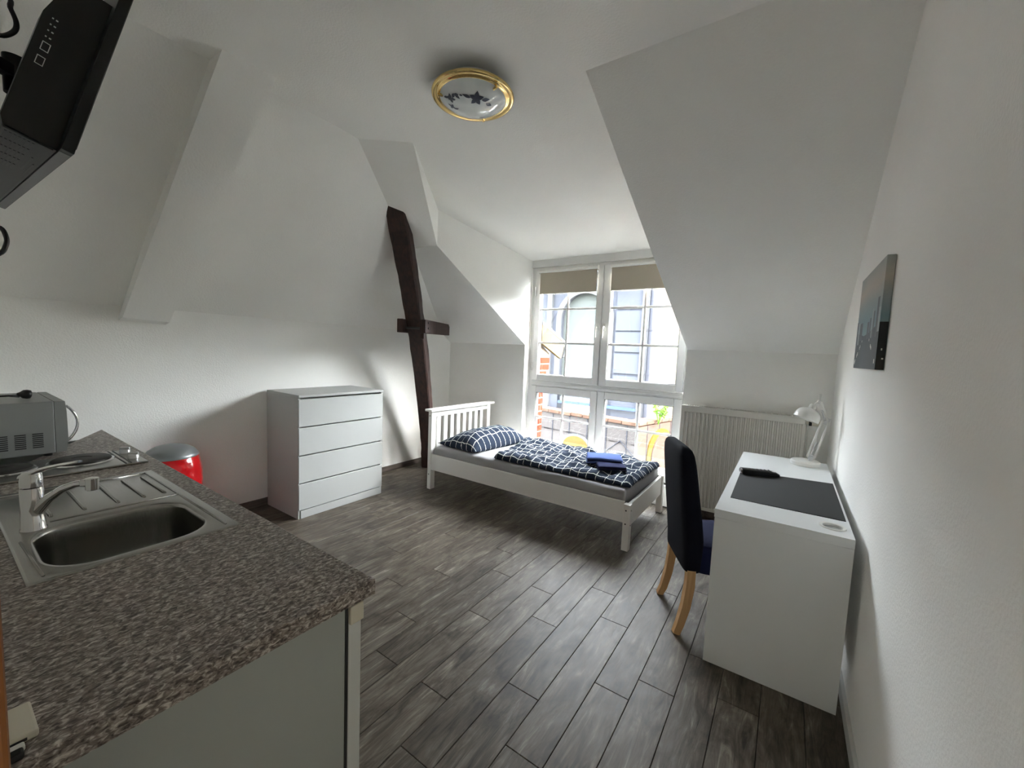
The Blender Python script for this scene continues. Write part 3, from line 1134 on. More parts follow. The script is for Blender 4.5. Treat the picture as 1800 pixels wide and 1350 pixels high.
# ------------------------------------------------------------------ desk and what is on it
t = thing('desk', 'white desk along the right wall with a desk mat on it', 'desk', (3.32, 2.44, 0))
dx0, dx1, dy0, dy1 = 3.069, 3.566, 1.725, 3.166
g = G()
hole = [(3.502 + .036 * math.cos(2 * math.pi * k / 32), 1.832 + .036 * math.sin(2 * math.pi * k / 32)) for k in range(32)]
outer = ring_to_rect(hole, dx0, dx1, dy0, dy1)
g.loft([[(x, y, .735) for x, y in hole], [(x, y, .735) for x, y in outer], [(x, y, .697) for x, y in outer], [(x, y, .697) for x, y in hole], [(x, y, .735) for x, y in hole]], caps=False)
bmesh.ops.remove_doubles(g.bm, verts=g.bm.verts, dist=1e-6)
g.done('desk_top', M_furn, t)
for y in (dy0 + .002, dy1 - .022):
    G().box(dx0 + .002, dx1, y, y + .02, 0, .696, .0015).done('side_panel', M_furn, t)
G().box(dx1 - .05, dx1 - .034, dy0 + .022, dy1 - .022, .25, .696, .001).done('back_panel', M_furn, t)
g = G()
g.lathe([(.032, .728), (.034, .737), (.040, .7395), (.046, .7385), (.0475, .735), (.036, .734), (.032, .728)], (3.502, 1.832, 0), 32, caps=False)
gr = g.done('cable_ring', M_lampw, t, True, 50)
G().lathe([(.0345, .722), (.0345, .727)], (3.502, 1.832, 0), 24).done('cable_cover', M_chest, gr)

g = G()
g.prism([(3.110, 1.94), (3.556, 1.94), (3.558, 2.606), (3.106, 2.532)], lambda x, y: (x, y, .7352), lambda x, y: (x, y, .7375))
tag(g.done('desk_mat', M_mat), 'dark grey rectangular mat lying on the white desk top', 'desk mat')

t = thing('remote_control', 'black remote control lying across the far corner of the desk mat', 'remote', (3.2, 2.51, .7378))
ax = V((.195, .083, 0)).normalized()
bx_ = V((-ax.y, ax.x, 0))
c = V((3.205, 2.508, .7378))
g = G()
rings = []
for s_, wd, z0, z1 in ((-.108, .020, .010, .026), (-.102, .026, .003, .032), (-.06, .027, 0, .031), (.03, .026, 0, .029), (.08, .024, .001, .025), (.100, .018, .002, .016), (.106, .010, .004, .010)):
    rings.append([c + ax * s_ + bx_ * a * wd + V((0, 0, z)) for a, z in ((-1, z0 + .002), (-.8, z0), (.8, z0), (1, z0 + .002), (1, z1 - .004), (.8, z1), (-.8, z1), (-1, z1 - .004))])
g.loft(rings)
g.done('body', M_blackpl, t, True, 40)
for i in range(7):
    for j in range(3):
        G().lathe([(.0045, 0), (.0045, .0022)], c + ax * (-.075 + i * .021) + bx_ * (j - 1) * .013 + V((0, 0, .0292)), 8).done('button', M_blackpl2, t)
G().lathe([(.011, 0), (.011, .0018)], c + ax * .075 + V((0, 0, .0245)), 16).done('round_button', M_silver, t)

# desk lamp
t = thing('desk_lamp', 'white jointed desk lamp on the far end of the desk', 'lamp', (3.44, 3.03, .735))
Lb = V((3.44, 3.03, .735))
G().lathe([(.0, 0), (.080, 0), (.083, .004), (.083, .024), (.076, .031), (.0, .032)], Lb, 40, caps=False).done('lamp_base', M_lampw, t, True, 40)
P0, P1, P2 = V((3.467, 3.03, .790)), V((3.522, 3.00, 1.045)), V((3.478, 2.985, 1.168))
g = G()
g.lathe([(.012, 0), (.012, .03), (.009, .032), (.009, .05)], V((3.467, 3.03, .755)), 14)
g.done('swivel_post', M_silver, t, True, 40)
d1v = (P1 - P0).normalized()
n1 = d1v.cross(V((0, 1, 0))).normalized()
d2v = (P2 - P1).normalized()
n2 = d2v.cross(V((0, 1, 0))).normalized()
for sgn in (-1, 1):
    G().tube([P0 + n1 * .019 * sgn, P1 + n1 * .017 * sgn], .0052, 4, square=True).done('lower_arm', M_lampw, t)
    G().tube([P1 + n2 * .013 * sgn + d2v * -.01, P2 + n2 * .013 * sgn], .0048, 4, square=True).done('upper_arm', M_lampw, t)
for yo in (-.013, .013):
    cpts = []
    a, b = P0 + V((0, yo, 0)) + d1v * .02, P0 + V((0, yo, 0)) + d1v * .11
    for k in range(120):
        f = k / 119
        th = k * 2 * math.pi / 8
        cpts.append(a.lerp(b, f) + n1 * .0055 * math.cos(th) + V((0, 1, 0)) * .0055 * math.sin(th))
    G().tube(cpts, .0014, 4).done('spring', M_silver, t, True)
    a, b = P1 + V((0, yo, 0)) + d2v * .01, P1 + V((0, yo, 0)) + d2v * .075
    cpts = [a.lerp(b, k / 89) + n2 * .005 * math.cos(k * 2 * math.pi / 8) + V((0, 1, 0)) * .005 * math.sin(k * 2 * math.pi / 8) for k in range(90)]
    G().tube(cpts, .0013, 4).done('spring', M_silver, t, True)
for P, hh in ((P0, .016), (P1, .022), (P2, .010)):
    g = G()
    g.lathe([(.009, -.024), (.009, .024)], P, 12, (0, 1, 0))
    g.obox(P, (d1v, n1, (0, 1, 0)), (hh, hh, .004))
    g.done('joint', M_silver, t, True, 40)
g = G()
g.tube([P2 + V((-.03, 0, -.042)), P2 + V((-.012, 0, -.01)), P2, P2 + V((.004, 0, .052))], [.0075, .007, .0075, .007], 10)
g.tube([P2 + V((.0, -.024, -.012)), P2 + V((-.02, -.03, -.012))], .005, 8)
g.done('head_bracket', M_lampw, t, True, 40)
sa = V((-.34, -.15, -.93)).normalized()
sc0 = P2 + V((-.034, 0, -.046))
g = G()
pr = [(.0, -.034), (.013, -.034), (.019, -.026), (.020, -.004), (.028, .001), (.046, .008), (.060, .020), (.068, .036), (.072, .056), (.073, .072), (.071, .075), (.069, .072), (.068, .056), (.063, .038), (.054, .022), (.040, .012), (.0, .006)]
g.lathe([(r, z + .006) for r, z in pr], sc0, 36, sa, caps=False)
g.done('lamp_shade', M_lampw, t, True, 35)

# ------------------------------------------------------------------ chair
CM = V((2.843, 2.0, 0))
CF, CR = V((.89, .456, 0)), V((.456, -.89, 0))
t = thing('dining_chair', 'high-backed chair in a black cover with beech legs tucked under the desk', 'chair', CM)


def cl(r, f, z):
    return CM + CR * r + CF * f + V((0, 0, z))


def section(z, f0, f1, hw, n=9, e=.28):
    pts = []
    N = 28
    fc, hf = (f0 + f1) / 2, (f1 - f0) / 2
    for k in range(N):
        th = 2 * math.pi * k / N
        c_, s_ = math.cos(th), math.sin(th)
        pts.append(cl(math.copysign(abs(c_) ** e, c_) * hw, fc + math.copysign(abs(s_) ** (e * 1.6), s_) * hf, z))
    return pts


g = G()
secs = [(.335, .018, .10, .188), (.345, .016, .105, .190), (.42, .012, .112, .193), (.50, .004, .108, .196), (.60, -.008, .094, .198), (.70, -.020, .076, .198), (.80, -.030, .060, .196), (.88, -.038, .046, .192), (.925, -.041, .036, .184), (.948, -.038, .026, .170), (.962, -.030, .012, .145), (.967, -.02, .002, .11)]
g.loft([section(*s_) for s_ in secs])
g.done('back_cover', M_chair, t, True, 60)
g = G()
rings = []
for z, ins in ((.335, .006), (.36, 0), (.43, 0), (.462, .008), (.474, .028), (.478, .07)):
    f0, f1 = .06, .505 - ins
    N = 32
    ring = []
    for k in range(N):
        th = 2 * math.pi * k / N
        c_, s_ = math.cos(th), math.sin(th)
        f = (f0 + f1) / 2 + math.copysign(abs(s_) ** .3, s_) * (f1 - f0) / 2
        hw = .196 + .03 * (f - f0) / (f1 - f0) - ins
        ring.append(cl(math.copysign(abs(c_) ** .3, c_) * hw, f, z))
    rings.append(ring)
g.loft(rings)
g.done('seat_cover', M_seat, t, True, 60)
for r in (-.17, .17):
    g = G()
    g.tube([cl(r, .052, .345), cl(r, .052, .26), cl(r, .040, .15), cl(r, .018, .05), cl(r * 1.03, .0, 0)], [(.020, .021), (.021, .021), (.020, .020), (.018, .018), (.0165, .016)], 4, square=True, upv=CF)
    g.done('leg', M_beech, t)
    g = G()
    g.tube([cl(r * 1.12, .455, .345), cl(r * 1.12, .455, .2), cl(r * 1.12, .455, 0)], [.021, .02, .016], 4, square=True, upv=CF)
    g.done('leg', M_beech, t)

# ------------------------------------------------------------------ radiator
t = thing('radiator', 'white ribbed panel radiator on the wall right of the window', 'radiator', (2.98, 3.56, .095))
rx0, rx1, rz0, rz1 = 2.545, 3.44, .095, 1.0
g = G()
pr = []
n = 27
pitch = (rx1 - rx0 - .03) / n
yf, yd = 3.512, 3.524
pr.append((rx0, yf))
x = rx0 + .015
pr.append((x, yf))
for k in range(n):
    for a, yy in ((.30, yf), (.42, yd), (.78, yd), (.90, yf)):
        pr.append((x + pitch * (k + a), yy))
pr.append((rx1, yf))
zs = [rz0 + .03, rz1 - .055]
vs, fs = [], []
for z in zs:
    vs += [(a, b, z) for a, b in pr]
m_ = len(pr)
fs = [(i, i + 1, m_ + i + 1, m_ + i) for i in range(m_ - 1)]
g.faces(vs, fs)
for z0, z1 in ((rz0, rz0 + .03), (rz1 - .055, rz1 - .012)):
    g.box(rx0, rx1, yf, yf + .016, z0, z1, .003)
g.box(rx0, rx1, yd + .002, yd + .006, rz0 + .02, rz1 - .03)
g.done('front_panel', M_rad, t, normals=False)
G().box(rx0 + .01, rx1 - .01, 3.585, 3.60, rz0, rz1 - .02, .003).done('rear_panel', M_rad, t)
for xx in (rx0 - .004, rx1 - .002):
    G().box(xx, xx + .006, yf + .002, 3.602, rz0 + .01, rz1 + .002, .0015).done('side_cover', M_rad, t)
g = G()
g.box(rx0, rx1, yf + .001, yf + .012, rz1 - .014, rz1, .002)
g.box(rx0, rx1, 3.592, 3.602, rz1 - .014, rz1, .002)
for k in range(46):
    xx = rx0 + .010 + k * (rx1 - rx0 - .02) / 45
    g.box(xx - .0035, xx + .0035, yf + .012, 3.592, rz1 - .012, rz1 - .001)
g.done('top_grille', M_rad, t)
for xx in (2.7, 3.28):
    G().box(xx - .02, xx + .02, 3.60, 3.6295, .2, .9).done('wall_bracket', M_rad, t)
g = G()
g.lathe([(.010, 0), (.010, .03), (.019, .032), (.021, .09), (.017, .095), (.0, .096)], (3.443, 3.56, .955), 20, (1, 0, 0))
g.done('thermostat_head', M_ivory, t, True, 40)
G().lathe([(.0215, 0), (.0215, .018)], (3.462, 3.56, .955), 20, (1, 0, 0)).done('thermostat_ring', M_blackpl, t, True, 40)
g = G()
g.tube([(3.452, 3.56, .94), (3.452, 3.56, .12), (3.452, 3.58, .09), (3.452, 3.61, .09)], .008, 10)
g.done('pipe', M_rad, t, True, 40)

# ------------------------------------------------------------------ picture
t = thing('canvas_picture', 'canvas print of a grey city street hanging on the right wall', 'picture', (3.6, 2.11, 1.4))
py0, py1, pz0, pz1, pxf = 1.794, 2.415, 1.40, 1.838, 3.572
G().box(pxf, 3.599, py0, py1, pz0, pz1, .0015).done('canvas', M_canvas, t)


def pq(pts, off, mt, nm):
    g = G()
    vs = [(pxf - off, py1 - (py1 - py0) * u, pz0 + (pz1 - pz0) * v) for u, v in pts]
    g.faces(vs, [tuple(range(len(vs)))])
    return g.done(nm, mt, t)


pq([(0, 0), (1, 0), (1, .42), (.62, .36), (.40, .34), (0, .40)], .0004, M_road, 'printed_road')
for u0, u1, z0, z1, mi in ((.0, .07, .2, .52, 0), (.09, .15, .26, .50, 1), (.17, .30, .30, .49, 0), (.52, .60, .3, .47, 0), (.62, .67, .3, .50, 0), (.70, .735, .3, .58, 1), (.755, .80, .3, .55, 0), (.86, .93, .3, .66, 0), (.93, 1.0, .34, .56, 1)):
    pq(((u0, z0), (u1, z0), (u1, z1), (u0, z1)), .0006, (M_tower, M_tower2)[mi], 'printed_tower')
g = G()
for i in range(16):
    f = random.random()
    sgn = random.choice((-1, 1))
    u, v = .5 + sgn * (.08 + .40 * (1 - f)) , .05 + .30 * f
    r = .004 + .005 * (1 - f)
    g.faces([(pxf - .0008, py1 - (py1 - py0) * u + a * r, pz0 + (pz1 - pz0) * v + b * r) for a, b in ((-1, -1), (1, -1), (1, 1), (-1, 1))], [(0, 1, 2, 3)])
g.done('printed_lights', M_plight, t)['kind'] = 'stuff'
g = G()
g.faces([(pxf, py0 - .0004, pz0), (3.598, py0 - .0004, pz0), (3.598, py0 - .0004, pz0 + .185), (pxf, py0 - .0004, pz0 + .185)], [(0, 1, 2, 3)])
g.faces([(pxf + a, py0 - .0008, pz0 + b) for a, b in ((.012, .075), (.016, .075), (.016, .083), (.012, .083))], [(0, 1, 2, 3)], 1)
g.faces([(pxf + a, py0 - .0008, pz0 + b) for a, b in ((.016, .040), (.022, .040), (.022, .046), (.016, .046))], [(0, 1, 2, 3)], 1)
g.done('printed_side', [M_pblack, M_plight], t)

# ------------------------------------------------------------------ kitchen
ZW = .852
kx0, kx1, ky0, ky1 = -.01, 2.510, -.302, .300
bas = rrect(1.750, .016, .172, .165, .10, 8)
cut = rrect(1.750, .016, .180, .173, .105, 8)
g = G()
outer = ring_to_rect(cut, kx0, kx1, ky0, ky1)
inner = lambda d, z: [(min(max(x, kx0 + d), kx1 - d), min(max(y, ky0 + d), ky1 - d), z) for x, y in outer]
g.loft([[(x, y, ZW) for x, y in cut], inner(.004, ZW), inner(.001, ZW - .0012), inner(0, ZW - .004), inner(0, ZW - .038), [(x, y, ZW - .038) for x, y in cut], [(x, y, ZW) for x, y in cut]], caps=False)
bmesh.ops.remove_doubles(g.bm, verts=g.bm.verts, dist=1e-6)
tag(g.done('worktop', M_granite), 'speckled brown-grey granite-look worktop of the kitchen run', 'worktop')

t = thing('kitchen_base_cabinet', 'pale grey kitchen base cabinet run under the speckled worktop', 'cabinet', (1.25, -.03, 0))
zt = ZW - .039
G().box(2.470, 2.492, -.295, .232, .0, zt, .001).done('end_panel', M_cab, t)
G().box(.03, .05, -.295, .232, .0, zt, .001).done('end_panel', M_cab, t)
G().box(.05, 2.47, -.295, -.285, .1, zt).done('back_panel', M_cab, t)
G().box(.05, 2.47, -.285, .23, .10, .118).done('bottom_shelf', M_cab, t)
G().box(.05, 2.47, .17, .185, 0, .10).done('plinth', M_cab, t)
G().box(2.455, 2.494, .2325, .2385, .11, zt - .002).done('door_gap', M_dark, t)
for k in range(4):
    a, b = .04 + k * .6145, .04 + (k + 1) * .6145 - .004
    dr = G().box(a, b, .2395, .274, .115, zt - .01, .003).done('cabinet_door', M_cab2, t)
    G().tube([(b - .05 if k % 2 == 0 else a + .05, .275, .62), (b - .05 if k % 2 == 0 else a + .05, .295, .62), (b - .05 if k % 2 == 0 else a + .05, .295, .74), (b - .05 if k % 2 == 0 else a + .05, .275, .74)], .005, 8).done('handle', M_silver, dr, True, 40)
G().box(2.485, 2.503, .240, .2745, zt - .052, zt - .008, .002).done('hinge_cover', M_ivory, t)

# sink
t = thing('sink', 'stainless steel inset sink with a grooved draining board', 'sink', (1.54, .02, ZW))
sx0, sx1, sy0, sy1 = 1.130, 1.953, -.188, .235
g = G()
so = ring_to_rect(bas, sx0, sx1, sy0, sy1)
cin = lambda d, z: [(min(max(x, sx0 + d), sx1 - d), min(max(y, sy0 + d), sy1 - d), z) for x, y in so]
sc = lambda f, z: [(1.750 + (x - 1.750) * f, .016 + (y - .016) * f, z) for x, y in bas]
ring_big = rrect(1.750, .016, .183, .176, .108, 8)
g.loft([cin(0, ZW + .0005), cin(.001, ZW + .0025), cin(.006, ZW + .004), [(x, y, ZW + .004) for x, y in ring_big], sc(1.02, ZW + .0035), sc(1.0, ZW + .001), sc(.985, ZW - .006)], caps=False)
bmesh.ops.remove_doubles(g.bm, verts=g.bm.verts, dist=1e-6)
g.done('sink_top', M_steel, t, True, 50)
g = G()
g.loft([sc(.985, ZW - .006), sc(.975, ZW - .014), sc(.955, ZW - .06), sc(.93, ZW - .115), sc(.89, ZW - .145), sc(.80, ZW - .160), sc(.6, ZW - .165), sc(.15, ZW - .168)], caps=False)
vv = [g.bm.verts.new(q) for q in sc(.15, ZW - .168)]
g.bm.faces.new(vv)
bmesh.ops.remove_doubles(g.bm, verts=g.bm.verts, dist=1e-6)
g.done('basin', M_steel2, t, True, 50)
for xs in ((1.215, 1.490), ):
    for yy in (.180, .124, .058, -.020, -.092):
        g = G()
        g.tube([(xs[0], yy, ZW + .004), (xs[0] + .02, yy, ZW + .0058), (xs[1] - .02, yy, ZW + .0058), (xs[1], yy, ZW + .004)], [(.0015, .004), (.003, .005), (.003, .005), (.0015, .004)], 8)
        g.done('drainer_rib', M_steel, t, True)
g = G()
for a, b in (((1.165, .205), (1.925, .205)), ((1.165, .205), (1.165, -.165)), ((1.925, -.160), (1.66, -.168)), ((1.535, .205), (1.535, -.10))):
    G().tube([(a[0], a[1], ZW + .0035), (b[0], b[1], ZW + .0035)], .0035, 8).done('raised_edge', M_steel, t, True)
G().lathe([(.0, .0), (.035, 0), (.037, .003), (.02, .004), (.0, .002)], (1.75, .016, ZW - .167), 24, caps=False).done('drain', M_chrome, t, True, 40)
g = G()
g.lathe([(.020, 0), (.020, .006), (.008, .008), (.008, .018), (.017, .020), (.017, .028), (.012, .030)], (1.445, -.125, ZW + .004), 20)
g.done('waste_knob', M_blackpl, t, True, 40)

# faucet
fb = V((1.571, -.135, ZW + .004))
fg = V((.758, .652, 0)).normalized()
t = thing('faucet', 'chrome single-lever kitchen faucet behind the sink basin', 'faucet', fb)
g = G()
g.lathe([(.0, 0), (.027, 0), (.027, .004), (.0245, .007), (.0235, .06), (.0235, .116), (.022, .121), (.0, .122)], fb, 36, caps=False)
g.done('body', M_chrome, t, True, 40)
g = G()
pts = [(0, .040), (.018, .062), (.045, .092), (.080, .118), (.115, .132), (.135, .134)]
g.tube([fb + fg * s_ + V((0, 0, z)) for s_, z in pts], [(.017, .017), (.0155, .016), (.013, .014), (.011, .0125), (.0095, .0115), (.009, .011)], 16)
g.lathe([(.0, .016), (.0145, .014), (.0145, -.018), (.012, -.020), (.0, -.020)], fb + fg * .153 + V((0, 0, .134)), 20, caps=False)
g.obox(fb + fg * .138 + V((0, 0, .135)), (fg, fg.cross(V((0, 0, 1))), (0, 0, 1)), (.010, .012, .010), .004)
g.done('spout', M_chrome, t, True, 50)
g = G()
g.lathe([(.0, .122), (.0228, .124), (.0228, .140), (.021, .158), (.015, .166), (.0, .168)], fb, 30, caps=False)
side = fg.cross(V((0, 0, 1)))
rings = []
for s_, z, wd, th in ((-.022, .150, .014, .009), (.0, .160, .018, .010), (.04, .176, .016, .006), (.08, .187, .016, .0045), (.115, .194, .013, .004), (.125, .196, .008, .003)):
    c = fb + fg * s_ + V((0, 0, z))
    rings.append([c + side * wd * math.cos(2 * math.pi * k / 14) + V((0, 0, 1)) * th * math.sin(2 * math.pi * k / 14) for k in range(14)])
g.loft(rings)
g.done('lever', M_chrome, t, True, 50)

# hob
t = thing('hob', 'two-plate electric hob set in the worktop beside the microwave', 'hob', (.82, .02, ZW))
g = G()
g.box(.672, .985, -.25, .262, ZW, ZW + .010, .004)
g.done('steel_tray', M_steel, t)
for (x, y), r in (((.80, .085), .092), ((.795, -.125), .075)):
    G().lathe([(r + .012, .010), (r + .010, .013), (r + .002, .014), (r, .012)], (x, y, ZW), 40, caps=False).done('plate_ring', M_chrome, t, True, 50)
    G().lathe([(r, .010), (r, .020), (r - .004, .0225), (r * .35, .0225), (r * .33, .0205), (.0, .0205)], (x, y, ZW), 40, caps=False).done('hot_plate', M_cast, t, True, 40)
for y in (.190, .206):
    G().box(.682, .975, y - .003, y + .003, ZW + .009, ZW + .0115, .001).done('trim_line', M_blackpl2, t)
for x, y in ((.755, .234), (.885, .234)):
    k = G().lathe([(.020, .010), (.020, .022), (.017, .026), (.0, .026)], (x, y, ZW), 24, caps=False).done('knob', M_silver, t, True, 40)
    G().obox((x, y, ZW + .028), ((.6, .8, 0), (-.8, .6, 0), (0, 0, 1)), (.019, .006, .008), .002).done('knob_grip', M_silver, k)

# microwave
t = thing('microwave', 'silver microwave oven on the worktop at the left', 'microwave', (.36, -.11, ZW))
mx0, mx1, my0, my1, mz0, mz1 = .130, .585, -.295, .040, ZW + .016, ZW + .250
G().box(mx0, mx1, my0, my1, mz0, mz1, .004).done('body', M_mw, t)
g = G()
pr = [(my1 + .001, mz0), (my1 + .034, mz0 + .004), (my1 + .040, mz0 + .06), (my1 + .038, mz1 - .05), (my1 + .034, mz1 - .002), (my1 + .001, mz1)]
g.prism(pr, lambda y, z: (mx1 - .001, y, z), lambda y, z: (mx0 + .13, y, z))
dr = g.done('door', M_mw, t)
G().box(mx0 + .18, mx1 - .07, my1 + .038, my1 + .042, mz0 + .045, mz1 - .05, .001).done('door_window', M_mwdark, dr)
g = G()
hx = mx1 - .030
hp = []
for k in range(13):
    f = k / 12
    hp.append((hx, my1 + .040 + .036 * math.sin(math.pi * f) ** .8, mz0 + .045 + f * (mz1 - mz0 - .070)))
g.tube(hp, [(.0055, .010)] * 13, 12)
g.done('door_handle', M_chrome, dr, True)
g = G()
g.box(mx0, mx0 + .128, my1 + .001, my1 + .034, mz0, mz1, .003)
cp = g.done('control_panel', M_mw, t)
for z in (mz0 + .07, mz0 + .17):
    G().lathe([(.022, 0), (.020, .016), (.0, .017)], (mx0 + .064, my1 + .034, z), 24, (0, 1, 0), caps=False).done('dial', M_silver, cp, True, 40)
for cxk in range(3):
    for r in range(8):
        z = mz0 + .032 + r * .0085
        yc = -.012 - .050 * cxk
        G().box(mx1 - .002, mx1 + .0008, yc - .016, yc + .016, z, z + .0042).done('vent_slot', M_blackpl, t)
for x, y in ((mx0 + .04, my0 + .03), (mx1 - .04, my0 + .03), (mx0 + .04, my1 - .02), (mx1 - .04, my1 - .02)):
    G().lathe([(.014, 0), (.014, .017)], (x, y, ZW), 12).done('foot', M_blackpl, t)
t = thing('power_cord', 'black power cord with plug lying on top of the microwave', 'cord', (.45, -.02, mz1))
g = G()
g.tube([(.48, -.28, mz1 + .006), (.47, -.20, mz1 + .018), (.46, -.13, mz1 + .020), (.45, -.075, mz1 + .020), (.445, -.045, mz1 + .016)], [.0042, .0042, .0042, .0045, .007], 10)
g.done('cable', M_blackpl, t, True)
g = G()
g.lathe([(.005, -.03), (.009, -.022), (.019, -.012), (.021, .0), (.019, .010), (.010, .014), (.0, .014)], (.44, -.022, mz1 + .0225), 20, (-.15, 1, -.12), caps=False)
g.done('plug', M_blackpl, t, True)

# small white bits in the near corner of the worktop
t = thing('adapter', 'small ivory plastic adapter with a dark slot in the worktop corner', 'adapter', (2.42, -.262, ZW))
G().box(2.398, 2.474, -.297, -.229, ZW, ZW + .012, .003).done('body', M_ivory, t)
G().box(2.4735, 2.4748, -.270, -.240, ZW + .003, ZW + .007).done('slot', M_blackpl2, t)
t = thing('cable_plug', 'white cable end with a black tip at the worktop edge', 'plug', (2.49, -.262, ZW))
G().box(2.479, 2.490, -.275, -.243, ZW, ZW + .008, .002).done('body', M_lampw, t)
G().box(2.4905, 2.505, -.273, -.245, ZW, ZW + .010, .003).done('tip', M_blackpl, t)

# red bin
t = thing('trash_bin', 'red pedal bin with a grey domed lid by the left wall', 'bin', (-.15, .66, 0))
bc = V((-.15, .66, 0))
G().lathe([(.0, 0), (.135, 0), (.140, .01), (.150, .10), (.163, .28), (.170, .42), (.168, .50), (.160, .555), (.149, .595), (.146, .600)], bc, 56, caps=False).done('body', M_red, t, True)
G().lathe([(.150, .598), (.152, .604), (.146, .617), (.128, .642), (.095, .664), (.05, .678), (.0, .682)], bc, 56, caps=False).done('lid', M_lid, t, True, 60)
g = G()
g.box(bc.x - .05, bc.x + .05, bc.y - .185, bc.y - .135, .585, .625, .004)
g.done('hinge', M_blackpl, t)
G().box(bc.x + .13, bc.x + .185, bc.y - .03, bc.y + .03, .012, .024, .003).done('pedal', M_blackpl, t)
G().lathe([(.138, 0), (.142, 0), (.142, .012), (.138, .012)], bc, 40, caps=False).done('base_ring', M_blackpl, t, True, 40)

# ------------------------------------------------------------------ television on its wall arm
TO = V((1.700, -.044, 1.879))
tu, tv_, tn = V((-.999, -.031, .008)).normalized(), V((0, .264, .964)), V((.032, -.964, .264))
tv_ = (tv_ - tu * tv_.dot(tu)).normalized()
tn = tu.cross(tv_)
if tn.y > 0:
    tn = -tn


def T(u, v, d):
    return TO + tu * u + tv_ * v + tn * d


def tbox(g, u0, u1, v0, v1, d0, d1, bev=0):
    g.obox(T((u0 + u1) / 2, (v0 + v1) / 2, (d0 + d1) / 2), (tu, tv_, tn), ((u1 - u0) / 2, (v1 - v0) / 2, (d1 - d0) / 2), bev)
    return g


t = thing('television', 'black flat television tilted down on a wall arm above the worktop', 'television', T(.5, .29, .02))
tbox(G(), 0, 1.01, 0, .59, 0, .024, .002).done('panel_frame', M_blackpl, t)
tbox(G(), .012, .998, .02, .578, -.002, 0).done('screen', M_screen, t)
tbox(G(), .025, 1.005, -.0015, 0, .002, .023).done('bottom_strip', M_tvstrip, t)
g = G()
rings = []
for d_, iu, iv0, iv1 in ((.024, .0, .0, .0), (.06, .005, .002, .03), (.088, .05, .01, .07)):
    rings.append([T(a, b, d_) for a, b in ((.075 + iu, .006 + iv0), (.93 - iu, .006 + iv0), (.93 - iu, .46 - iv1), (.075 + iu, .46 - iv1))])
g.loft(rings)
g.done('rear_housing', M_blackpl, t)
g = G()
pr = [(.024, .006), (.118, .010), (.126, .03), (.126, .33), (.112, .40), (.074, .455), (.024, .46)]
g.prism(pr, lambda d_, v: T(.055, v, d_), lambda d_, v: T(.115, v, d_))
rp = g.done('port_housing', M_blackpl, t)
g = G()
for v, d_ in ((.205, .102), (.245, .102)):
    for e0, e1, f0, f1 in ((-.012, .012, -.0075, -.006), (-.012, .012, .006, .0075), (-.012, -.0105, -.006, .006), (.0105, .012, -.006, .006)):
        tbox(g, .0538, .0551, v + e0, v + e1, d_ + f0, d_ + f1)
for k in range(4):
    tbox(g, .0535, .0551, .270 + k * .018, .273 + k * .018, .098, .102)
    tbox(g, .0535, .0551, .270 + k * .018, .273 + k * .018, .106, .109)
g.done('port', M_silver, rp)
tbox(G(), .058, .90, .003, .006, .030, .116).done('bottom_cover', M_blackpl2, t)
g = G()
for k in range(5):
    for j in range(7):
        tbox(g, .075 + k * .066, .075 + k * .066 + .054, .0018, .0031, .060 + j * .0078, .060 + j * .0078 + .0045)
tbox(g, .20, .36, .0018, .0031, .044, .048)
tbox(g, .26, .40, .0018, .0031, .034, .037)
g.done('vent_slot', M_blackpl, t)

t = thing('wall_arm', 'black jointed wall arm holding the television', 'bracket', (1.24, YB, 2.1))
jt = T(.46, .30, .115)
g = G()
g.obox(T(.46, .26, .094), (tu, tv_, tn), (.10, .10, .005), .002)
g.done('mount_plate', M_blackpl, t)
g = G()
g.tube([jt + V((0, 0, .05)), jt + V((0, 0, -.06))], .026, 16)
g.tube([jt, V((1.36, -.22, jt.z)), V((1.25, YB + .012, jt.z))], .017, 4, square=True)
g.done('arm', M_blackpl, t, True, 40)
G().box(1.19, 1.31, YB, YB + .012, jt.z - .12, jt.z + .12, .003).done('wall_plate', M_blackpl, t)
t = thing('television_cable', 'black cable looping behind and below the television', 'cable', (1.3, -.2, 2.2))
g = G()
cp = [(1.32, -.25, 2.42), (1.3, -.11, 2.40), (1.3, -.098, 2.366), (1.3, -.088, 2.333), (1.3, -.092, 2.306), (1.3, -.112, 2.28), (1.3, -.14, 2.265), (1.27, -.20, 2.22), (1.22, -.27, 2.05), (1.20, -.25, 1.85), (1.20, -.165, 1.735), (1.2, -.133, 1.735), (1.2, -.122, 1.708), (1.2, -.124, 1.68), (1.2, -.140, 1.650), (1.2, -.20, 1.62), (1.2, -.29, 1.58), (1.2, -.305, 1.2)]
# smooth the path
sm = []
for i in range(len(cp) - 1):
    p0, p1, p2, p3 = (V(cp[max(0, i - 1)]), V(cp[i]), V(cp[i + 1]), V(cp[min(len(cp) - 1, i + 2)]))
    for k in range(5):
        u = k / 5
        sm.append(.5 * ((2 * p1) + (p2 - p0) * u + (2 * p0 - 5 * p1 + 4 * p2 - p3) * u * u + (3 * p1 - p0 - 3 * p2 + p3) * u ** 3))
g.tube(sm, .0062, 8)
g.done('cable', M_blackpl, t, True)

# ------------------------------------------------------------------ outside
struct(G().box(-40, 40, 3.9, 60, -5.2, -5.0).done('ground', M_street))
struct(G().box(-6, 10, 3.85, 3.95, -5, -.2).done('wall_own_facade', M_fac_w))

struct(G().box(6.6, 9.0, 3.95, 17, -5, 3.35).done('wall_light_block', M_fac_c))  # unseen wing added to keep sky light off the left wall
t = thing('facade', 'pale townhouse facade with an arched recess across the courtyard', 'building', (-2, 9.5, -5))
g = G()
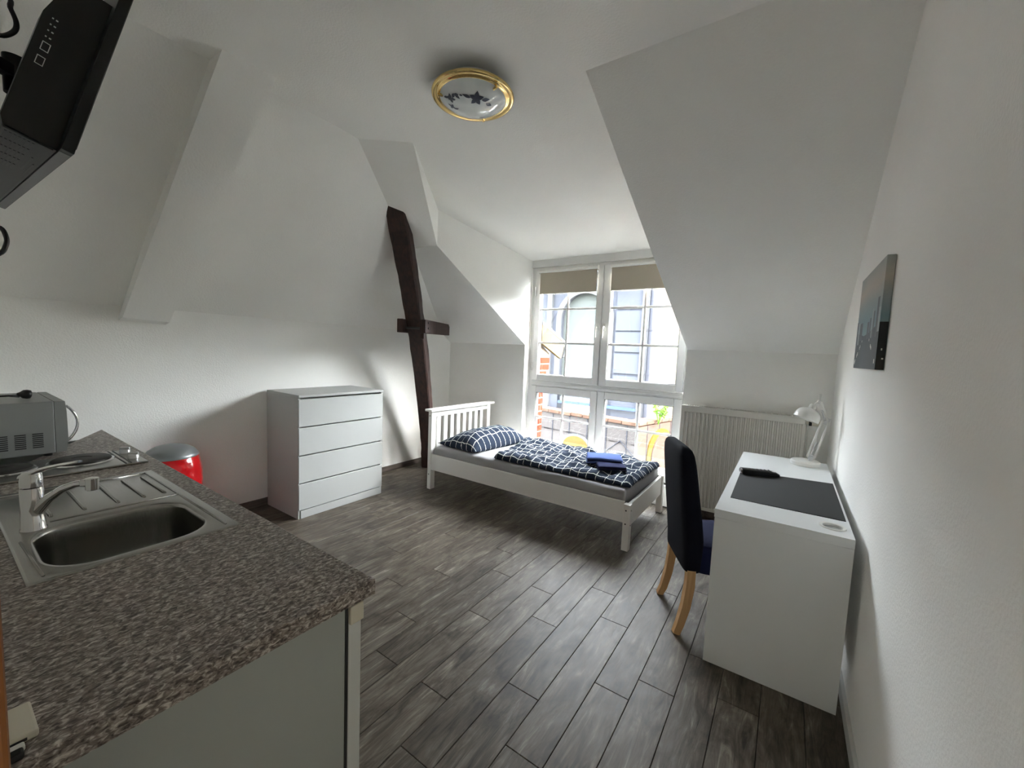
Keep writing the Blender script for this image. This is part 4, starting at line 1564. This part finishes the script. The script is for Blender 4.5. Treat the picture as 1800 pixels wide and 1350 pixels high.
# front wall with an arch cut out, built as strips
ax0, ax1, azs = -1.57, -.27, 2.27
arc = []
NA = 20
rad_ = (ax1 - ax0) / 2
for k in range(NA + 1):
    a = math.pi - math.pi * k / NA
    arc.append(((ax0 + ax1) / 2 + rad_ * math.cos(a), azs + rad_ * math.sin(a)))
ZTf = 3.25
for k in range(NA):
    (a0, b0), (a1, b1) = arc[k], arc[k + 1]
    g.hexa([(a0, 9.0, b0), (a1, 9.0, b1), (a1, 9.4, b1), (a0, 9.4, b0), (a0, 9.0, ZTf), (a1, 9.0, ZTf), (a1, 9.4, ZTf), (a0, 9.4, ZTf)])
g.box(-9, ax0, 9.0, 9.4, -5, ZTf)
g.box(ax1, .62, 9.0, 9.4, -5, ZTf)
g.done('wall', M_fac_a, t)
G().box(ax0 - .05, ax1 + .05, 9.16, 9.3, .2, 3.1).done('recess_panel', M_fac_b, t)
g = G()
ring_o, ring_i = [], []
for k in range(NA + 1):
    a = math.pi - math.pi * k / NA
    for rr, L_ in ((rad_ + .10, ring_o), (rad_ - .03, ring_i)):
        L_.append(((ax0 + ax1) / 2 + rr * math.cos(a), azs + rr * math.sin(a)))
ro = [(ax0 - .10, .6)] + ring_o + [(ax1 + .10, .6)]
ri = [(ax0 + .03, .6)] + ring_i + [(ax1 - .03, .6)]
for k in range(len(ro) - 1):
    g.hexa([(ri[k][0], 8.93, ri[k][1]), (ri[k + 1][0], 8.93, ri[k + 1][1]), (ri[k + 1][0], 9.0, ri[k + 1][1]), (ri[k][0], 9.0, ri[k][1]),
            (ro[k][0], 8.93, ro[k][1]), (ro[k + 1][0], 8.93, ro[k + 1][1]), (ro[k + 1][0], 9.0, ro[k + 1][1]), (ro[k][0], 9.0, ro[k][1])])
g.done('arch_moulding', M_fac_w, t)
for x0, x1 in ((-1.93, -1.80), (.50, .62)):
    G().box(x0, x1, 8.90, 9.0, -5, ZTf).done('pilaster', M_fac_w, t)
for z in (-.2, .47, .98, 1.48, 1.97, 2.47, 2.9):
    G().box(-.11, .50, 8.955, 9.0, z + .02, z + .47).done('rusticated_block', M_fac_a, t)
g = G()
for z0, z1, dd in ((.42, .50, .10), (.32, .42, .05), (.22, .32, .13)):
    g.box(-1.42, -.20, 9.0 - dd, 9.0, z0, z1)
g.done('cornice', M_fac_w, t)
G().box(-1.45, .50, 8.80, 9.0, .16, .22).done('sill_flashing', M_blue, t)
G().box(-9, .62, 8.35, 9.5, ZTf, ZTf + .12).done('roof_edge', M_fac_w, t)  # overhang deepened out of view to shade the facade below
g = G()
g.tube([(.70, 8.96, -5), (.70, 8.96, 3.25)], .045, 12)
for z in (1.0, 2.0, 3.0):
    g.lathe([(.058, 0), (.058, .04)], (.70, 8.96, z), 12)
tag(g.done('downpipe', M_fac_g, None, True, 40), 'grey rainwater downpipe between the two facades outside', 'pipe')
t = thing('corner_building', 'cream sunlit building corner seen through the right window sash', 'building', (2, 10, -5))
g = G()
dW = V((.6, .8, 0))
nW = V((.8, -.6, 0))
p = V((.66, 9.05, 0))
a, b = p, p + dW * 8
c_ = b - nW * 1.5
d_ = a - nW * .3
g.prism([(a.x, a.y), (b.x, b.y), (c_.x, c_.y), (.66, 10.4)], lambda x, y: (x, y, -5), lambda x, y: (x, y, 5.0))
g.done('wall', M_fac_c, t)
g = G()
a2, b2 = a + nW * .12, b + nW * .12
g.prism([(a2.x, a2.y), (b2.x, b2.y), (c_.x, c_.y), (.66, 10.4)], lambda x, y: (x, y, 5.0), lambda x, y: (x, y, 5.2))
g.done('roof_edge', M_fac_w, t)

# low annex with a tiled coping whose corner points at the window
t = thing('annex', 'low rendered annex with a tiled coping below the window', 'building', (0, 8, -5))
K, KL, KR = V((1.15, 6.90, 0)), V((-4.5, 7.75, 0)), V((1.58, 8.74, 0))
g = G()
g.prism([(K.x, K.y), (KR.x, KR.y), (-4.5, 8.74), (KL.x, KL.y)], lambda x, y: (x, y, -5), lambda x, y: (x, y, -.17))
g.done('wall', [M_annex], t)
g = G()
g.prism([(K.x - .1, K.y + .25), (KR.x - .2, KR.y), (-4.4, 8.7), (KL.x, KL.y + .2)], lambda x, y: (x, y, -.169), lambda x, y: (x, y, -.14))
g.done('bounce_roof', M_roofg, t)  # slab added behind the parapet to bounce sunlight up to the ceiling
dl, dr_ = (KL - K).normalized(), (KR - K).normalized()
nl, nr = V((dl.y, -dl.x, 0)), V((dr_.y, -dr_.x, 0))
if nl.y > 0:
    nl = -nl
if nr.x < 0:
    nr = -nr
G().obox(K + dr_ * 1.0 + nr * .012 + V((0, 0, -1.4)), (dr_, nr, (0, 0, 1)), (1.0, .01, 1.55)).done('side_facing', M_annex2, t)
for d__, n__, ln in ((dl, nl, 5.6), (dr_, nr, 1.85)):
    G().obox(K + d__ * ln / 2 - n__ * .10 + V((0, 0, -.02)), (d__, n__, (0, 0, 1)), (ln / 2, .10, .18)).done('parapet', M_annex if n__ is nl else M_annex2, t)
for (d__, n__, cnt, wdt) in ((dl, nl, 15, .28), (dr_, nr, 7, .28)):
    for k in range(20 if n__ is nl else 6):
        c = K + d__ * (wdt * (k + .5)) - n__ * .09 + V((0, 0, .20 + random.uniform(-.006, .006)))
        G().obox(c, (d__, n__, (0, 0, 1)), (wdt / 2 - .006, .135, .035), .008).done('coping_tile', M_coping, t)
for k in range(8):
    c = K + dl * (.18 + k * .42) + nl * .004 + V((0, 0, -.35))
    G().obox(c, (dl, nl, (0, 0, 1)), (.008, .006, .5)).done('wall_joint', M_fac_g, t)
for k in range(3):
    c = K + dr_ * (.35 + k * .45) + nr * .024 + V((0, 0, -.35))
    G().obox(c, (dr_, nr, (0, 0, 1)), (.008, .006, .5)).done('wall_joint', M_fac_g, t)


def arch_panel(org, dv, nv, hw, zb, zs, ry, mt, nm, off):
    g = G()
    poly = [(-hw, zb)] + [(-hw * math.cos(math.pi * k / 14), zs + ry * math.sin(math.pi * k / 14)) for k in range(15)] + [(hw, zb)]
    g.prism(poly, lambda u, z: org + dv * u + nv * .001 + V((0, 0, z)), lambda u, z: org + dv * u + nv * off + V((0, 0, z)))
    return g.done(nm, mt, t)


oL = K + dl * 1.26
arch_panel(oL, dl, nl, .36, -1.2, -.42, .24, M_fac_w, 'arch_surround', .02)
arch_panel(oL, dl, nl, .29, -1.2, -.43, .20, M_yellow, 'yellow_arch_panel', .03)
oR = K + dr_ * .85
arch_panel(oR, dr_, nr, .50, -1.6, -.45, .50, M_yellow, 'yellow_arch_panel', .05)
arch_panel(oR + dr_ * .10, dr_, nr, .46, -1.6, -.47, .44, M_annex2, 'arch_infill', .07)
g = G()
apex = K + dl * .30 + nl * .01 + V((0, 0, -.15))
for s_ in (-1, 1):
    e_ = K + dl * (.30 + s_ * .27) + nl * .01 + V((0, 0, -.38))
    g.tube([apex, e_], .009, 6)
g.done('gable_line', M_fac_g, t)

# plant growing from the annex roof: stems and single leaves
t = thing('roof_plant', 'bright green leafy plant growing on the annex roof edge', 'plant', (1.28, 7.45, .2))
g = G()
stems = []
for k in range(7):
    a = random.uniform(0, 6.28)
    tip = V((1.38 + .12 * math.cos(a), 7.45 + .12 * math.sin(a), .36 + random.uniform(.02, .22)))
    stems.append(tip)
    g.tube([(1.38, 7.45, .155), (1.38 + .04 * math.cos(a), 7.45 + .04 * math.sin(a), .3), tip], .005, 5)
g.done('stem', M_leaf, t)
g = G()
for k in range(150):
    tip = random.choice(stems)
    c = V((1.38, 7.45, .22)).lerp(tip, random.uniform(.45, 1.1)) + V([random.gauss(0, .03) for _ in range(3)])
    q = Quaternion(V([random.gauss(0, 1) for _ in range(3)]).normalized(), random.uniform(0, 6.28))
    g.faces([c + q @ V(v) for v in ((-.03, 0, 0), (0, .016, .004), (.032, 0, 0), (0, -.016, .004))], [(0, 1, 2, 3)])
lv = g.done('leaf', M_leaf, t)
lv['kind'] = 'stuff'

# brick cheek of the neighbouring dormer, just outside on the left
t = thing('brick_pier', 'sunlit red brick pier with a cream eaves board left of the window', 'brickwork', (.7, 4.0, -.3))
bx1, by0, by1 = .835, 3.86, 4.02
g = G()
g.prism([(by0, -.3), (by1, -.3), (by1, 1.10), (4.14, 1.28), (4.14, 1.40), (by0, 1.55)], lambda y, z: (bx1 - .006, y, z), lambda y, z: (.5, y, z))
g.done('mortar', M_mortar, t)
ch = .0828
for k in range(22):
    z0 = -.29 + k * ch
    yb = by1 if z0 < 1.05 else (4.08 if z0 < 1.2 else 4.14)
    z1 = z0 + ch - .016
    if z0 > 1.36:
        break
    cuts = [by0, by0 + (.055 if k % 2 else .12), yb - .001]
    for a, b in zip(cuts[:-1], cuts[1:]):
        G().box(.74, bx1 + random.uniform(-.002, .003), a + .006, b - .006 if b < yb - .002 else b, z0, z1, .003).done('brick', M_brick, t)
g = G()
g.prism([(3.86, 1.52), (4.36, 1.34), (4.43, 1.50), (4.43, 1.54), (3.86, 1.74)], lambda y, z: (.88, y, z), lambda y, z: (.845, y, z))
g.done('eaves_board', M_cream, t)
g = G()
g.prism([(3.86, 1.74), (4.45, 1.54), (4.45, 1.57), (3.86, 1.78)], lambda y, z: (.882, y, z), lambda y, z: (.4, y, z))
g.done('roof_edge', M_fac_w, t)
g = G()
g.tube([(.885, 4.435, 1.50), (.885, 4.46, 1.46), (.885, 4.45, 1.40), (.885, 4.40, 1.36)], [.012, .022, .022, .012], 10)
g.done('gutter_end', M_fac_w, t, True)

bpy.context.view_layer.update()
